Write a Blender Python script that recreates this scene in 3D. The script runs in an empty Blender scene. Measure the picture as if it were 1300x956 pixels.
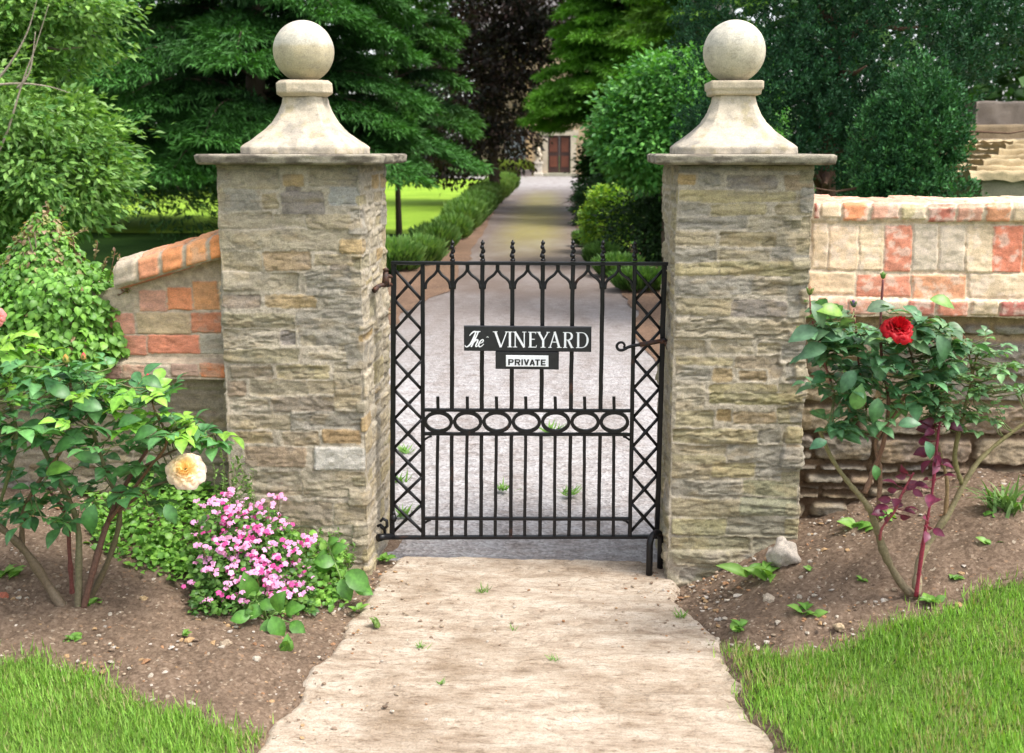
import bpy, math, random
import numpy as np
from mathutils import Vector
R = math.radians
random.seed(7)
scene = bpy.context.scene
COL = scene.collection
# ------------------------------------------------------------------ camera
F = 1400.0
PITCH = math.atan(243 / F); YAW = math.atan(75 * math.cos(PITCH) / F)
CAM = np.array([.18, -4.08, 1.65])
cd = bpy.data.cameras.new("camera"); cam = bpy.data.objects.new("camera", cd); COL.objects.link(cam)
cam.location = CAM; cam.rotation_euler = (R(90) - PITCH, 0, YAW)
cd.sensor_width = 36; cd.lens = F / 1300 * 36; cd.shift_y = -45 / 1300
cd.clip_start = .05; cd.clip_end = 600
cd.dof.use_dof = True; cd.dof.focus_distance = 4.15; cd.dof.aperture_fstop = 4.5
scene.camera = cam
# ------------------------------------------------------------------ light
SUN_EL, SUN_AZ = 60, 112         # azimuth clockwise from +Y (soft light from the right, slightly in front)
w = bpy.data.worlds.new("World"); scene.world = w; w.use_nodes = True
nt = w.node_tree; sky = nt.nodes.new('ShaderNodeTexSky'); sky.sky_type = 'NISHITA'; sky.sun_disc = False
sky.sun_elevation = R(SUN_EL); sky.sun_rotation = R(SUN_AZ); sky.dust_density = 3.0; sky.ozone_density = .6; sky.air_density = 1.0
bg = nt.nodes['Background']; bg.inputs[1].default_value = .15
hs = nt.nodes.new('ShaderNodeHueSaturation'); hs.inputs['Saturation'].default_value = .35   # thin overcast: greyer than a clear sky
nt.links.new(sky.outputs[0], hs.inputs['Color']); nt.links.new(hs.outputs[0], bg.inputs[0])
sl = bpy.data.lights.new("sun", 'SUN'); sl.energy = 1.5; sl.angle = R(16); sl.color = (1, .95, .87)
so = bpy.data.objects.new("sun", sl); COL.objects.link(so)
sd = Vector((math.sin(R(SUN_AZ)) * math.cos(R(SUN_EL)), math.cos(R(SUN_AZ)) * math.cos(R(SUN_EL)), math.sin(R(SUN_EL))))
so.rotation_euler = sd.to_track_quat('Z', 'Y').to_euler(); so.location = (0, 0, 20)
scene.view_settings.view_transform = 'Standard'; scene.view_settings.look = 'None'
scene.view_settings.gamma = 1; scene.view_settings.exposure = 1.34
scene.view_settings.use_curve_mapping = False
scene.cycles.max_bounces = 8
scene.cycles.transparent_max_bounces = 4
scene.cycles.use_denoising = True

# ------------------------------------------------------------------ pixel -> world helpers
_f = np.array([-math.sin(YAW) * math.cos(PITCH), math.cos(YAW) * math.cos(PITCH), -math.sin(PITCH)])
_r = np.array([math.cos(YAW), math.sin(YAW), 0]); _u = np.cross(_r, _f)
def P(u, v, Y):
    d = _f + _r * (u - 650) / F + _u * (433 - v) / F
    return CAM + d * (Y - CAM[1]) / d[1]
def G(u, v, z=0.0):
    d = _f + _r * (u - 650) / F + _u * (433 - v) / F
    return CAM + d * (z - CAM[2]) / d[2]

# ------------------------------------------------------------------ noise
def _hash(ix, iy, iz, seed):
    h = (ix.astype(np.int64) * 374761393 + iy.astype(np.int64) * 668265263 + iz.astype(np.int64) * 1440662683 + seed * 362437) & 0xffffffff
    h = ((h ^ (h >> 13)) * 1274126177) & 0xffffffff
    h = h ^ (h >> 16)
    return (h & 0xffffff) / float(0xffffff)
def vn(x, y, z=0.0, seed=0):
    x, y, z = np.broadcast_arrays(np.asarray(x, float), np.asarray(y, float), np.asarray(z, float))
    ix, iy, iz = np.floor(x), np.floor(y), np.floor(z)
    fx, fy, fz = x - ix, y - iy, z - iz
    fx, fy, fz = [a * a * (3 - 2 * a) for a in (fx, fy, fz)]
    o = 0
    for a in (0, 1):
        for b in (0, 1):
            for c in (0, 1):
                o = o + _hash(ix + a, iy + b, iz + c, seed) * (fx if a else 1 - fx) * (fy if b else 1 - fy) * (fz if c else 1 - fz)
    return o
def fbm(x, y, z=0.0, seed=0, oct=4):
    o = 0; a = .5; s = 0
    for k in range(oct):
        o = o + a * vn(np.asarray(x) * 2 ** k, np.asarray(y) * 2 ** k, np.asarray(z) * 2 ** k, seed + 17 * k); s += a; a *= .5
    return o / s
def sst(a, b, x):
    t = np.clip((np.asarray(x, float) - a) / (b - a), 0, 1); return t * t * (3 - 2 * t)

# ------------------------------------------------------------------ object helpers
def tag(o, label=None, cat=None, group=None, kind=None):
    if label: o['label'] = label
    if cat: o['category'] = cat
    if group: o['group'] = group
    if kind: o['kind'] = kind
    return o
def thing(name, label, cat, loc=(0, 0, 0), group=None):
    o = bpy.data.objects.new(name, None); COL.objects.link(o); o.location = loc
    o.empty_display_size = .1
    return tag(o, label, cat, group)
def link(name, me, m, parent=None):
    o = bpy.data.objects.new(name, me); COL.objects.link(o)
    if m is not None: me.materials.append(m)
    if parent is not None:
        o.parent = parent
        l = Vector((0, 0, 0)); q = parent
        while q is not None: l += q.location; q = q.parent
        o.matrix_parent_inverse.identity(); o.location = -l
    return o
def mesh_np(name, V, faces, m, parent=None, col=None, smooth=True):
    """faces: list of int arrays (k, n)"""
    V = np.asarray(V, np.float32)
    me = bpy.data.meshes.new(name); me.vertices.add(len(V)); me.vertices.foreach_set('co', V.ravel())
    idx = np.concatenate([f.ravel() for f in faces]).astype(np.int32)
    ls = np.concatenate([np.full(len(f), f.shape[1], np.int32) for f in faces])
    me.loops.add(len(idx)); me.loops.foreach_set('vertex_index', idx)
    me.polygons.add(len(ls)); st = np.concatenate([[0], np.cumsum(ls)[:-1]]).astype(np.int32)
    me.polygons.foreach_set('loop_start', st)
    me.polygons.foreach_set('use_smooth', np.full(len(ls), smooth))
    me.update(calc_edges=True)
    if col is not None:
        a = me.color_attributes.new('Col', 'FLOAT_COLOR', 'POINT')
        c = np.ones((len(V), 4), np.float32); c[:, :3] = np.clip(col, 0, 1); a.data.foreach_set('color', c.ravel())
    return link(name, me, m, parent)

class MB:
    def __init__(s): s.v = []; s.f = []; s.c = []
    def add(s, v, f, c=(1, 1, 1)):
        n = len(s.v); s.v += [tuple(map(float, p)) for p in v]; s.f += [[i + n for i in q] for q in f]; s.c += [c] * len(v)
    def box(s, a, b, c=(1, 1, 1)):
        x0, y0, z0 = a; x1, y1, z1 = b
        s.add([(x0, y0, z0), (x1, y0, z0), (x1, y1, z0), (x0, y1, z0), (x0, y0, z1), (x1, y0, z1), (x1, y1, z1), (x0, y1, z1)],
              [(0, 3, 2, 1), (4, 5, 6, 7), (0, 1, 5, 4), (1, 2, 6, 5), (2, 3, 7, 6), (3, 0, 4, 7)], c)
    def tube(s, pts, rad, n=8, c=(1, 1, 1), cols=None, flat=None):
        pts = [np.array(p, float) for p in pts]
        if not hasattr(rad, '__len__'): rad = [rad] * len(pts)
        up = None; rings = []
        for i, p in enumerate(pts):
            d = pts[min(i + 1, len(pts) - 1)] - pts[max(i - 1, 0)]; d = d / (np.linalg.norm(d) + 1e-9)
            if up is None: up = np.array([0, 1., 0]) if abs(d[1]) < .9 else np.array([1., 0, 0])
            a = np.cross(d, up); a /= np.linalg.norm(a) + 1e-9; b = np.cross(a, d); up = b
            rings.append([p + (a * math.cos(2 * math.pi * (k + .5) / n) + b * math.sin(2 * math.pi * (k + .5) / n) * (flat or 1)) * rad[i] for k in range(n)])
        base = len(s.v)
        for i, rg in enumerate(rings):
            for q in rg: s.v.append(tuple(q)); s.c.append(cols[i] if cols else c)
        for i in range(len(rings) - 1):
            for k in range(n):
                a0 = base + i * n + k; a1 = base + i * n + (k + 1) % n
                s.f.append([a0, a1, a1 + n, a0 + n])
        s.f.append([base + k for k in range(n)][::-1]); s.f.append([base + (len(rings) - 1) * n + k for k in range(n)])
    def build(s, name, m, parent=None, smooth=False):
        me = bpy.data.meshes.new(name); me.from_pydata(s.v, [], s.f); me.update()
        a = me.color_attributes.new('Col', 'FLOAT_COLOR', 'POINT')
        a.data.foreach_set('color', np.array([(c[0], c[1], c[2], 1) for c in s.c], np.float32).ravel())
        if smooth: me.polygons.foreach_set('use_smooth', [True] * len(me.polygons))
        return link(name, me, m, parent)
def spline(pts, n=6):
    pts = [np.array(p, float) for p in pts]; o = []
    for i in range(len(pts) - 1):
        p0 = pts[max(i - 1, 0)]; p1 = pts[i]; p2 = pts[i + 1]; p3 = pts[min(i + 2, len(pts) - 1)]
        for k in range(n):
            t = k / n
            o.append(.5 * ((2 * p1) + (-p0 + p2) * t + (2 * p0 - 5 * p1 + 4 * p2 - p3) * t * t + (-p0 + 3 * p1 - 3 * p2 + p3) * t ** 3))
    o.append(pts[-1]); return o

# ------------------------------------------------------------------ materials
def new_mat(name):
    m = bpy.data.materials.new(name); m.use_nodes = True
    return m, m.node_tree, m.node_tree.nodes['Principled BSDF']
def N(t, kind, **k):
    n = t.nodes.new(kind)
    for a, b in k.items():
        if a.startswith('i_'):
            key = a[2:]; key = int(key) if key.isdigit() else key
            n.inputs[key].default_value = b
        else: setattr(n, a, b)
    return n
def mul(t, a, b):
    n = N(t, 'ShaderNodeMix', data_type='RGBA', blend_type='MULTIPLY'); n.inputs[0].default_value = 1
    for s, i in ((a, 6), (b, 7)):
        if isinstance(s, tuple): n.inputs[i].default_value = s
        else: t.links.new(s, n.inputs[i])
    return n.outputs[2]
def mix(t, fac, a, b):
    n = N(t, 'ShaderNodeMix', data_type='RGBA')
    if isinstance(fac, (int, float)): n.inputs[0].default_value = fac
    else: t.links.new(fac, n.inputs[0])
    for s, i in ((a, 6), (b, 7)):
        if isinstance(s, tuple): n.inputs[i].default_value = s if len(s) == 4 else (*s, 1)
        else: t.links.new(s, n.inputs[i])
    return n.outputs[2]
def noise(t, scale, detail=4, rough=.55, stretch=None, coord='Object', kind='fac'):
    tc = N(t, 'ShaderNodeTexCoord'); src = tc.outputs[coord]
    if stretch:
        mp = N(t, 'ShaderNodeMapping'); mp.inputs['Scale'].default_value = stretch; t.links.new(src, mp.inputs[0]); src = mp.outputs[0]
    n = N(t, 'ShaderNodeTexNoise'); n.inputs['Scale'].default_value = scale; n.inputs['Detail'].default_value = detail; n.inputs['Roughness'].default_value = rough
    t.links.new(src, n.inputs['Vector']); return n.outputs[0]
def ramp(t, src, stops):
    n = N(t, 'ShaderNodeValToRGB'); e = n.color_ramp.elements
    while len(e) < len(stops): e.new(.5)
    for el, (p, c) in zip(e, stops):
        el.position = p; el.color = (*c, 1) if hasattr(c, '__len__') else (c, c, c, 1)
    t.links.new(src, n.inputs[0]); return n.outputs[0]
def bump(t, src, bs, strength, dist):
    b = N(t, 'ShaderNodeBump'); b.inputs['Strength'].default_value = strength; b.inputs['Distance'].default_value = dist
    t.links.new(src, b.inputs['Height']); t.links.new(b.outputs[0], bs.inputs['Normal']); return b

def mat_stone(name, rough=.9, fine=220, amp=(.72, 1.25), bstr=.5, bd=.004, stretch=None, med=30, pit=.62):
    m, t, bs = new_mat(name)
    at = N(t, 'ShaderNodeAttribute', attribute_name='Col')
    n1 = noise(t, fine, 5, .7, stretch); n2 = noise(t, med, 5, .6, stretch)
    c = mul(t, at.outputs[0], ramp(t, n1, [(.3, amp[0]), (.7, amp[1])]))
    c = mul(t, c, ramp(t, n2, [(.3, (.80, .80, .80)), (.55, (1, 1, 1)), (.72, (1.0, .97, .9))]))
    t.links.new(c, bs.inputs['Base Color']); bs.inputs['Roughness'].default_value = rough
    bs.inputs['Specular IOR Level'].default_value = .25
    n3 = noise(t, med * 2.2, 6, .8, (1, 1, 1.9)); c = mul(t, c, ramp(t, n3, [(.30, (pit, pit, pit)), (.44, (1, 1, 1)), (.72, (1.12, 1.10, 1.06))])); t.links.new(c, bs.inputs['Base Color'])
    ad = N(t, 'ShaderNodeMath', operation='ADD'); t.links.new(n1, ad.inputs[0]); t.links.new(n2, ad.inputs[1])
    a2 = N(t, 'ShaderNodeMath', operation='ADD'); t.links.new(ad.outputs[0], a2.inputs[0]); t.links.new(n3, a2.inputs[1])
    bump(t, a2.outputs[0], bs, bstr, bd)
    return m
def mat_leaf(name, trans=.3, rough=.45, spec=.4, tint=(1.3, 1.35, .5), noise_s=None):
    m, t, bs = new_mat(name)
    at = N(t, 'ShaderNodeAttribute', attribute_name='Col'); c = at.outputs[0]
    if noise_s:
        c = mul(t, c, ramp(t, noise(t, noise_s, 3), [(.3, .7), (.7, 1.25)]))
    t.links.new(c, bs.inputs['Base Color']); bs.inputs['Roughness'].default_value = rough; bs.inputs['Specular IOR Level'].default_value = spec
    tr = N(t, 'ShaderNodeBsdfTranslucent'); t.links.new(mul(t, c, (*tint, 1)), tr.inputs[0])
    mx = N(t, 'ShaderNodeMixShader'); mx.inputs[0].default_value = trans
    t.links.new(bs.outputs[0], mx.inputs[1]); t.links.new(tr.outputs[0], mx.inputs[2])
    t.links.new(mx.outputs[0], t.nodes['Material Output'].inputs[0]); return m
def mat_attr(name, rough=.6, spec=.4, metal=0, nz=None, amp=(.8, 1.2), bd=0):
    m, t, bs = new_mat(name)
    at = N(t, 'ShaderNodeAttribute', attribute_name='Col'); c = at.outputs[0]
    if nz:
        n = noise(t, nz, 5, .65); c = mul(t, c, ramp(t, n, [(.3, amp[0]), (.7, amp[1])]))
        if bd: bump(t, n, bs, .6, bd)
    t.links.new(c, bs.inputs['Base Color']); bs.inputs['Roughness'].default_value = rough
    bs.inputs['Specular IOR Level'].default_value = spec; bs.inputs['Metallic'].default_value = metal; return m

M_STONE = mat_stone('rubble_stone', fine=300, amp=(.60, 1.35), bstr=.8, bd=.006, med=70)
M_BRICK = mat_stone('old_brick', fine=260, amp=(.75, 1.2), bstr=.45, bd=.003, med=45)
M_CARVED = mat_stone('carved_limestone', fine=190, amp=(.76, 1.16), bstr=.35, bd=.0025, med=14)
M_LEAF = mat_leaf('leaf_green'); M_GLOSSY = mat_leaf('rose_leaf_glossy', .25, .42, .5, noise_s=60)
M_NEEDLE = mat_leaf('needle_foliage', .15, .6, .25); M_PETAL = mat_leaf('petal', .35, .5, .3, (1.1, .95, .95))
M_GRASS = mat_leaf('grass_blade', .3, .5, .3)
M_BARK = mat_attr('bark', .85, .2, nz=60, amp=(.6, 1.3), bd=.006)
M_STEM = mat_attr('rose_stem', .6, .35, nz=120, amp=(.65, 1.3), bd=.002)
M_PLAIN = mat_attr('painted', .5, .4, nz=25, amp=(.88, 1.08))

def mat_iron():
    m, t, bs = new_mat('black_painted_iron')
    n = noise(t, 9, 6, .7); n2 = noise(t, 90, 4, .6)
    c = mix(t, ramp(t, n, [(.62, 0), (.74, 1)]), (.0045, .0045, .006), (.065, .025, .013))
    t.links.new(c, bs.inputs['Base Color']); bs.inputs['Specular IOR Level'].default_value = .35
    t.links.new(ramp(t, n, [(.4, .30), (.75, .6)]), bs.inputs['Roughness']); bump(t, n2, bs, .35, .002); return m
M_IRON = mat_iron()
def mat_rust():
    m, t, bs = new_mat('rusty_iron'); n = noise(t, 60, 6, .7)
    t.links.new(ramp(t, n, [(.35, (.015, .012, .012)), (.55, (.06, .022, .012)), (.7, (.14, .05, .02))]), bs.inputs['Base Color'])
    bs.inputs['Roughness'].default_value = .65; bump(t, n, bs, .5, .002); return m
M_RUST = mat_rust()

# ================================================================== SETTING: ground
def bedh(x, y):
    x = np.asarray(x, float); y = np.asarray(y, float)
    r = .40 * np.clip((x - .62) / 1.1, 0, 1) * (.30 + .70 * sst(-1.15, .05, y)) + .03 * sst(.62, .9, x)
    l = .26 * np.clip((-x - .62) / 1.2, 0, 1) * (.30 + .70 * sst(-1.2, .0, y)) + .03 * sst(.62, .9, -x)
    return np.where(x > 0, r, l) * (1 - sst(1.0, 1.01, y)) - .012
def Gb(u, v, h=0.0):
    z = h
    for _ in range(25):
        q = G(u, v, z); zz = float(bedh(q[0], q[1])) if abs(q[0]) > .6 else 0.0; z = .6 * z + .4 * (zz + h)
    return G(u, v, z)
def pedge(y, side):     # path edge: distance from x=0
    y = np.asarray(y, float)
    if side < 0: return -(.555 + .10 * sst(.0, -.9, y) + .12 * sst(-.9, -2.5, y)) + .13 * (fbm(y * 6, 1.3, seed=5) - .5)
    return (.585 + .16 * sst(.0, -.8, y) + .14 * sst(-.9, -2.5, y)) + .13 * (fbm(y * 6, 7.3, seed=6) - .5)

def in_right(x, y): # lawn boundary in front of right bed
    pts = [(930, 826), (990, 838), (1060, 826), (1130, 795), (1180, 780), (1230, 762), (1300, 742), (1400, 715)]
    w_ = np.array([Gb(u, v) for u, v in pts]); yb_ = np.interp(x, w_[:, 0], w_[:, 1]); return y < yb_ + .05 * (fbm(x * 9, 1.0, seed=2) - .5) * 2
def in_left(x, y):
    pts = [(-200, 812), (0, 838), (60, 850), (110, 866), (200, 905), (330, 945)]
    w_ = np.array([Gb(u, v) for u, v in pts]); yb_ = np.interp(x, w_[:, 0], w_[:, 1]); return (y < yb_ + .05 * (fbm(x * 9, 4.0, seed=3) - .5) * 2)
def grid(x0, x1, y0, y1, step):
    xs = np.arange(x0, x1 + step / 2, step); ys = np.arange(y0, y1 + step / 2, step)
    X, Y = np.meshgrid(xs, ys); nx, ny = len(xs), len(ys)
    I = np.arange(nx * ny).reshape(ny, nx)
    Fq = np.stack([I[:-1, :-1], I[:-1, 1:], I[1:, 1:], I[1:, :-1]], -1).reshape(-1, 4)
    return X.ravel(), Y.ravel(), Fq

def mat_soil():
    m, t, bs = new_mat('garden_soil')
    a = noise(t, 5, 5, .65); b = noise(t, 60, 6, .75); tc = N(t, 'ShaderNodeTexCoord')
    v = N(t, 'ShaderNodeTexVoronoi'); v.inputs['Scale'].default_value = 120; t.links.new(tc.outputs['Object'], v.inputs['Vector'])
    c = ramp(t, b, [(.3, (.075, .048, .032)), (.5, (.165, .115, .080)), (.7, (.28, .205, .15))])
    c = mul(t, c, ramp(t, a, [(.3, .8), (.7, 1.25)]))
    sp = N(t, 'ShaderNodeSeparateColor'); t.links.new(v.outputs['Color'], sp.inputs[0])
    c = mix(t, ramp(t, sp.outputs[0], [(.93, 0), (.96, 1)]), c, mix(t, sp.outputs[1], (.24, .14, .08), (.36, .30, .23)))
    t.links.new(c, bs.inputs['Base Color']); bs.inputs['Roughness'].default_value = .95; bs.inputs['Specular IOR Level'].default_value = .15
    bump(t, b, bs, .8, .012); return m
def mat_path():
    m, t, bs = new_mat('worn_limestone_path')
    a = noise(t, 5, 7, .66, (1, 3.2, 1)); b = noise(t, 26, 6, .7, (1, 3.2, 1)); d = noise(t, 150, 5, .7)
    c = ramp(t, a, [(.30, (.26, .195, .14)), (.45, (.42, .345, .265)), (.6, (.52, .45, .365)), (.75, (.57, .51, .44))])
    c = mul(t, c, ramp(t, b, [(.34, (.55, .49, .44)), (.46, (.97, .96, .95)), (.7, (1.06, 1.05, 1.05))]))
    c = mul(t, c, ramp(t, d, [(.3, .72), (.65, 1.15)]))
    e = noise(t, 1.9, 6, .7); c = mul(t, c, ramp(t, e, [(.34, (.66, .60, .54)), (.50, (1, .98, .97)), (.70, (1.08, 1.08, 1.1))]))
    k = noise(t, 9, 7, .75, (1, 1.8, 1)); c = mix(t, ramp(t, k, [(.62, 0), (.70, .6)]), c, (.17, .125, .09))
    tc = N(t, 'ShaderNodeTexCoord'); v = N(t, 'ShaderNodeTexVoronoi', feature='DISTANCE_TO_EDGE'); v.inputs['Scale'].default_value = 2.3
    wn = N(t, 'ShaderNodeTexNoise'); wn.inputs['Scale'].default_value = 6; wn.inputs['Detail'].default_value = 6; t.links.new(tc.outputs['Object'], wn.inputs['Vector'])
    mv = N(t, 'ShaderNodeMix', data_type='VECTOR'); mv.inputs[0].default_value = .35; t.links.new(tc.outputs['Object'], mv.inputs[4]); t.links.new(wn.outputs['Color'], mv.inputs[5]); t.links.new(mv.outputs[1], v.inputs['Vector'])
    c = mix(t, ramp(t, v.outputs['Distance'], [(.0, .38), (.010, 0)]), c, (.15, .115, .085))
    t.links.new(c, bs.inputs['Base Color']); bs.inputs['Roughness'].default_value = .85; bs.inputs['Specular IOR Level'].default_value = .25
    ad = N(t, 'ShaderNodeMath', operation='ADD'); t.links.new(b, ad.inputs[0]); t.links.new(d, ad.inputs[1])
    bump(t, ad.outputs[0], bs, .7, .008); return m
def mat_drive():
    m, t, bs = new_mat('gravel_drive')
    tc = N(t, 'ShaderNodeTexCoord'); v = N(t, 'ShaderNodeTexVoronoi'); v.inputs['Scale'].default_value = 70; t.links.new(tc.outputs['Object'], v.inputs['Vector'])
    sp = N(t, 'ShaderNodeSeparateColor'); t.links.new(v.outputs['Color'], sp.inputs[0])
    big = noise(t, .9, 5, .6, (1, .6, 1)); trk = noise(t, 1.6, 5, .65, (1.6, .35, 1)); med = noise(t, 7, 6, .7, (1, 2.0, 1))
    c = mix(t, sp.outputs[0], (.235, .22, .215), (.44, .42, .415))
    c = mul(t, c, ramp(t, med, [(.3, (.62, .56, .52)), (.45, (.90, .87, .86)), (.55, (1, 1, 1.01)), (.7, (1.12, 1.12, 1.14))]))
    c = mul(t, c, ramp(t, trk, [(.36, (.80, .76, .73)), (.52, (1, 1, 1)), (.68, (1.07, 1.07, 1.08))]))
    xyz = N(t, 'ShaderNodeSeparateXYZ'); t.links.new(tc.outputs['Object'], xyz.inputs[0])
    def band(src, a, b):
        mr = N(t, 'ShaderNodeMapRange'); mr.inputs[1].default_value = a; mr.inputs[2].default_value = b; t.links.new(src, mr.inputs[0]); return mr.outputs[0]
    def mth(op, a, b):
        n = N(t, 'ShaderNodeMath', operation=op)
        for s, i in ((a, 0), (b, 1)):
            if isinstance(s, (int, float)): n.inputs[i].default_value = s
            else: t.links.new(s, n.inputs[i])
        return n.outputs[0]
    # leaf litter and mud, plus tree shade painted in, further up the drive
    litter_shade = mth('MULTIPLY', mth('MULTIPLY', band(xyz.outputs[1], 3.5, 9.0), band(xyz.outputs[1], 50, 36)), ramp(t, big, [(.28, .55), (.55, 1.0)]))
    c = mix(t, litter_shade, c, mix(t, med, (.085, .060, .048), (.20, .155, .13)))
    # moss along the crown of the drive, between the wheel tracks
    cx = mth('ABSOLUTE', mth('ADD', mth('ADD', xyz.outputs[0], .35), mth('MULTIPLY', xyz.outputs[1], .014)), 0)
    moss = mth('MULTIPLY', mth('MULTIPLY', band(cx, .85, .25), band(xyz.outputs[1], 12, 18)), mth('MULTIPLY', band(xyz.outputs[1], 44, 34), ramp(t, med, [(.35, .35), (.6, .9)])))
    c = mix(t, moss, c, (.24, .21, .05))
    t.links.new(c, bs.inputs['Base Color']); bs.inputs['Roughness'].default_value = .7; bs.inputs['Specular IOR Level'].default_value = .35
    bump(t, v.outputs['Distance'], bs, .6, .008); return m
def mat_turf(name, c0, c1, sc=3):
    m, t, bs = new_mat(name)
    a = noise(t, sc, 5, .6); b = noise(t, 80, 5, .7, (1, 1, 1))
    c = mix(t, ramp(t, a, [(.35, 0), (.65, 1)]), c0, c1); c = mul(t, c, ramp(t, b, [(.3, .6), (.7, 1.3)]))
    t.links.new(c, bs.inputs['Base Color']); bs.inputs['Roughness'].default_value = .9; bs.inputs['Specular IOR Level'].default_value = .1
    bump(t, b, bs, .8, .02); return m
M_SOIL = mat_soil(); M_PATH = mat_path(); M_DRIVE = mat_drive()
M_TURF = mat_turf('sunlit_far_lawn', (.20, .34, .03), (.28, .43, .045), .5); M_SHADETURF = mat_turf('tree_shaded_ground', (.03, .075, .012), (.07, .15, .025), .6)  # sunlight and tree shade are put into these two grass colours
M_NEARTURF = mat_turf('near_turf_base', (.09, .15, .03), (.14, .21, .045), 6)

# base land reaching the horizon
X, Y, Fq = grid(-300, 300, -300, 300, 60)
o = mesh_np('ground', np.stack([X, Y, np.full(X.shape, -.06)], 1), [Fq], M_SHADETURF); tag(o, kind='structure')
# soil of the two beds
X, Y, Fq = grid(-4.2, 4.2, -5.4, .45, .016)
h = bedh(X, Y)
rel = .040 * (fbm(X * 3, Y * 3, seed=3) - .5) + .034 * (fbm(X * 14, Y * 14, seed=4, oct=5) - .5) + .030 * (np.abs(fbm(X * 30, Y * 30, seed=9, oct=2) - .5))
inside = (X > pedge(Y, -1) + .03) & (X < pedge(Y, 1) - .03)
Z = np.where(inside, -.03, h + rel * sst(.5, .62, np.abs(X)))
Z = np.where(((X > 0) & in_right(X, Y)) | ((X < 0) & in_left(X, Y)), np.minimum(Z, h - .004), Z)
o = mesh_np('soil_bed', np.stack([X, Y, Z], 1), [Fq], M_SOIL); tag(o, kind='structure')
# worn stone path in front of the gate
vs = np.arange(-5.4, .215, .011); us = np.linspace(0, 1, 150)
U, V = np.meshgrid(us, vs)
L = pedge(V, -1); Rr = pedge(V, 1); X = L + (Rr - L) * U
ed = np.minimum(X - L, Rr - X)
Z = .006 + .018 * (fbm(X * 5, V * 15, seed=21, oct=5) - .5) + .005 * (fbm(X * 40, V * 70, seed=22, oct=3) - .5) - .03 * (1 - sst(0, .035, ed)) - .012 * sst(.2, .215, V)
crk = np.abs(fbm(X * 2.2 + 3, V * 5.0, seed=31, oct=4) - .5); Z = Z - .008 * (1 - sst(0, .012, crk))
I = np.arange(X.size).reshape(X.shape); Fq = np.stack([I[:-1, :-1], I[:-1, 1:], I[1:, 1:], I[1:, :-1]], -1).reshape(-1, 4)
o = mesh_np('path', np.stack([X.ravel(), V.ravel(), Z.ravel()], 1), [Fq], M_PATH); tag(o, kind='structure')

# drive with curved edges beyond the gate
LE = [(.19, -1.9), (3, -1.9), (8.6, -1.9), (12.5, -1.8), (17.2, -1.72), (25, -1.9), (35, -2.3), (48, -2.9), (58, -4.0), (63, -7.0), (66.5, -9)]
RE = [(.19, 2.2), (3, 1.9), (7, 1.35), (12.7, 1.05), (16, .85), (19.5, .6), (30, .65), (45, .7), (58, 2.5), (66.5, 3.5)]
LE = [(G(u, v)[1], G(u, v)[0]) for u, v in ((440, 440), (498, 402), (540, 376), (572, 348), (598, 312), (612, 290), (628, 262), (640, 244))]
LE = [(.19, -1.9), (3.2, -1.75)] + LE + [(52, -3.2), (58, -4.5), (63, -7.0), (66.5, -9)]
RE = [(.19, 2.2)] + [(G(u, v)[1], G(u, v)[0]) for u, v in ((870, 470), (842, 430), (818, 385), (792, 346), (768, 318), (746, 290), (739, 262), (737, 240))] + [(58, 2.5), (66.5, 3.5)]
def edge(tab, y): return np.interp(y, [a for a, b in tab], [b for a, b in tab])
ys = np.concatenate([np.arange(.19, 8, .06), np.arange(8, 66.6, .4)]); us = np.linspace(0, 1, 60)
U, V = np.meshgrid(us, ys)
L = edge(LE, V) + .10 * (fbm(V * 1.3, 3.1, seed=40) - .5) * 2; Rr = edge(RE, V) + .10 * (fbm(V * 1.3, 9.1, seed=41) - .5) * 2
X = L + (Rr - L) * U; Z = -.012 + .012 * (fbm(X * 5, V * 5, seed=42) - .5) * (V < 9) + .004 * (vn(X * 40, V * 40, seed=43) - .5) * (V < 9)
I = np.arange(X.size).reshape(X.shape); Fq = np.stack([I[:-1, :-1], I[:-1, 1:], I[1:, 1:], I[1:, :-1]], -1).reshape(-1, 4)
o = mesh_np('drive', np.stack([X.ravel(), V.ravel(), Z.ravel()], 1), [Fq], M_DRIVE); tag(o, kind='structure')
# brown litter verge beside the drive
def strip(name, m, l0, l1, z, y0, y1, step=.3):
    ys = np.arange(y0, y1, step); us = np.linspace(0, 1, 12); U, V = np.meshgrid(us, ys)
    A = l0(V); B = l1(V); X = A + (B - A) * U; I = np.arange(X.size).reshape(X.shape)
    Fq = np.stack([I[:-1, :-1], I[:-1, 1:], I[1:, 1:], I[1:, :-1]], -1).reshape(-1, 4)
    o = mesh_np(name, np.stack([X.ravel(), V.ravel(), np.full(X.size, z)], 1), [Fq], m); return tag(o, kind='structure')
def mat_verge():
    m, t, bs = new_mat('leaf_litter_verge'); n = noise(t, 26, 6, .75); n2 = noise(t, 2, 4)
    c = ramp(t, n, [(.3, (.06, .032, .02)), (.5, (.15, .085, .05)), (.7, (.26, .17, .10))]); c = mul(t, c, ramp(t, n2, [(.3, .8), (.7, 1.2)]))
    t.links.new(c, bs.inputs['Base Color']); bs.inputs['Roughness'].default_value = .95; bump(t, n, bs, .8, .02); return m
M_VERGE = mat_verge()
strip('verge_left_of_drive', M_VERGE, lambda y: edge(LE, y) - .75, lambda y: edge(LE, y) + .05 + np.interp(y, [8, 16], [.5, .12]) * (fbm(y * 1.1, 2.2, seed=50) - .35), -.022 + .018, .45, 50)
strip('verge_right_of_drive', M_VERGE, lambda y: edge(RE, y) - .10 - .5 * (fbm(y * 1.1, 5.2, seed=51) - .35), lambda y: edge(RE, y) + .55, -.020 + .018, .45, 50)
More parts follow.
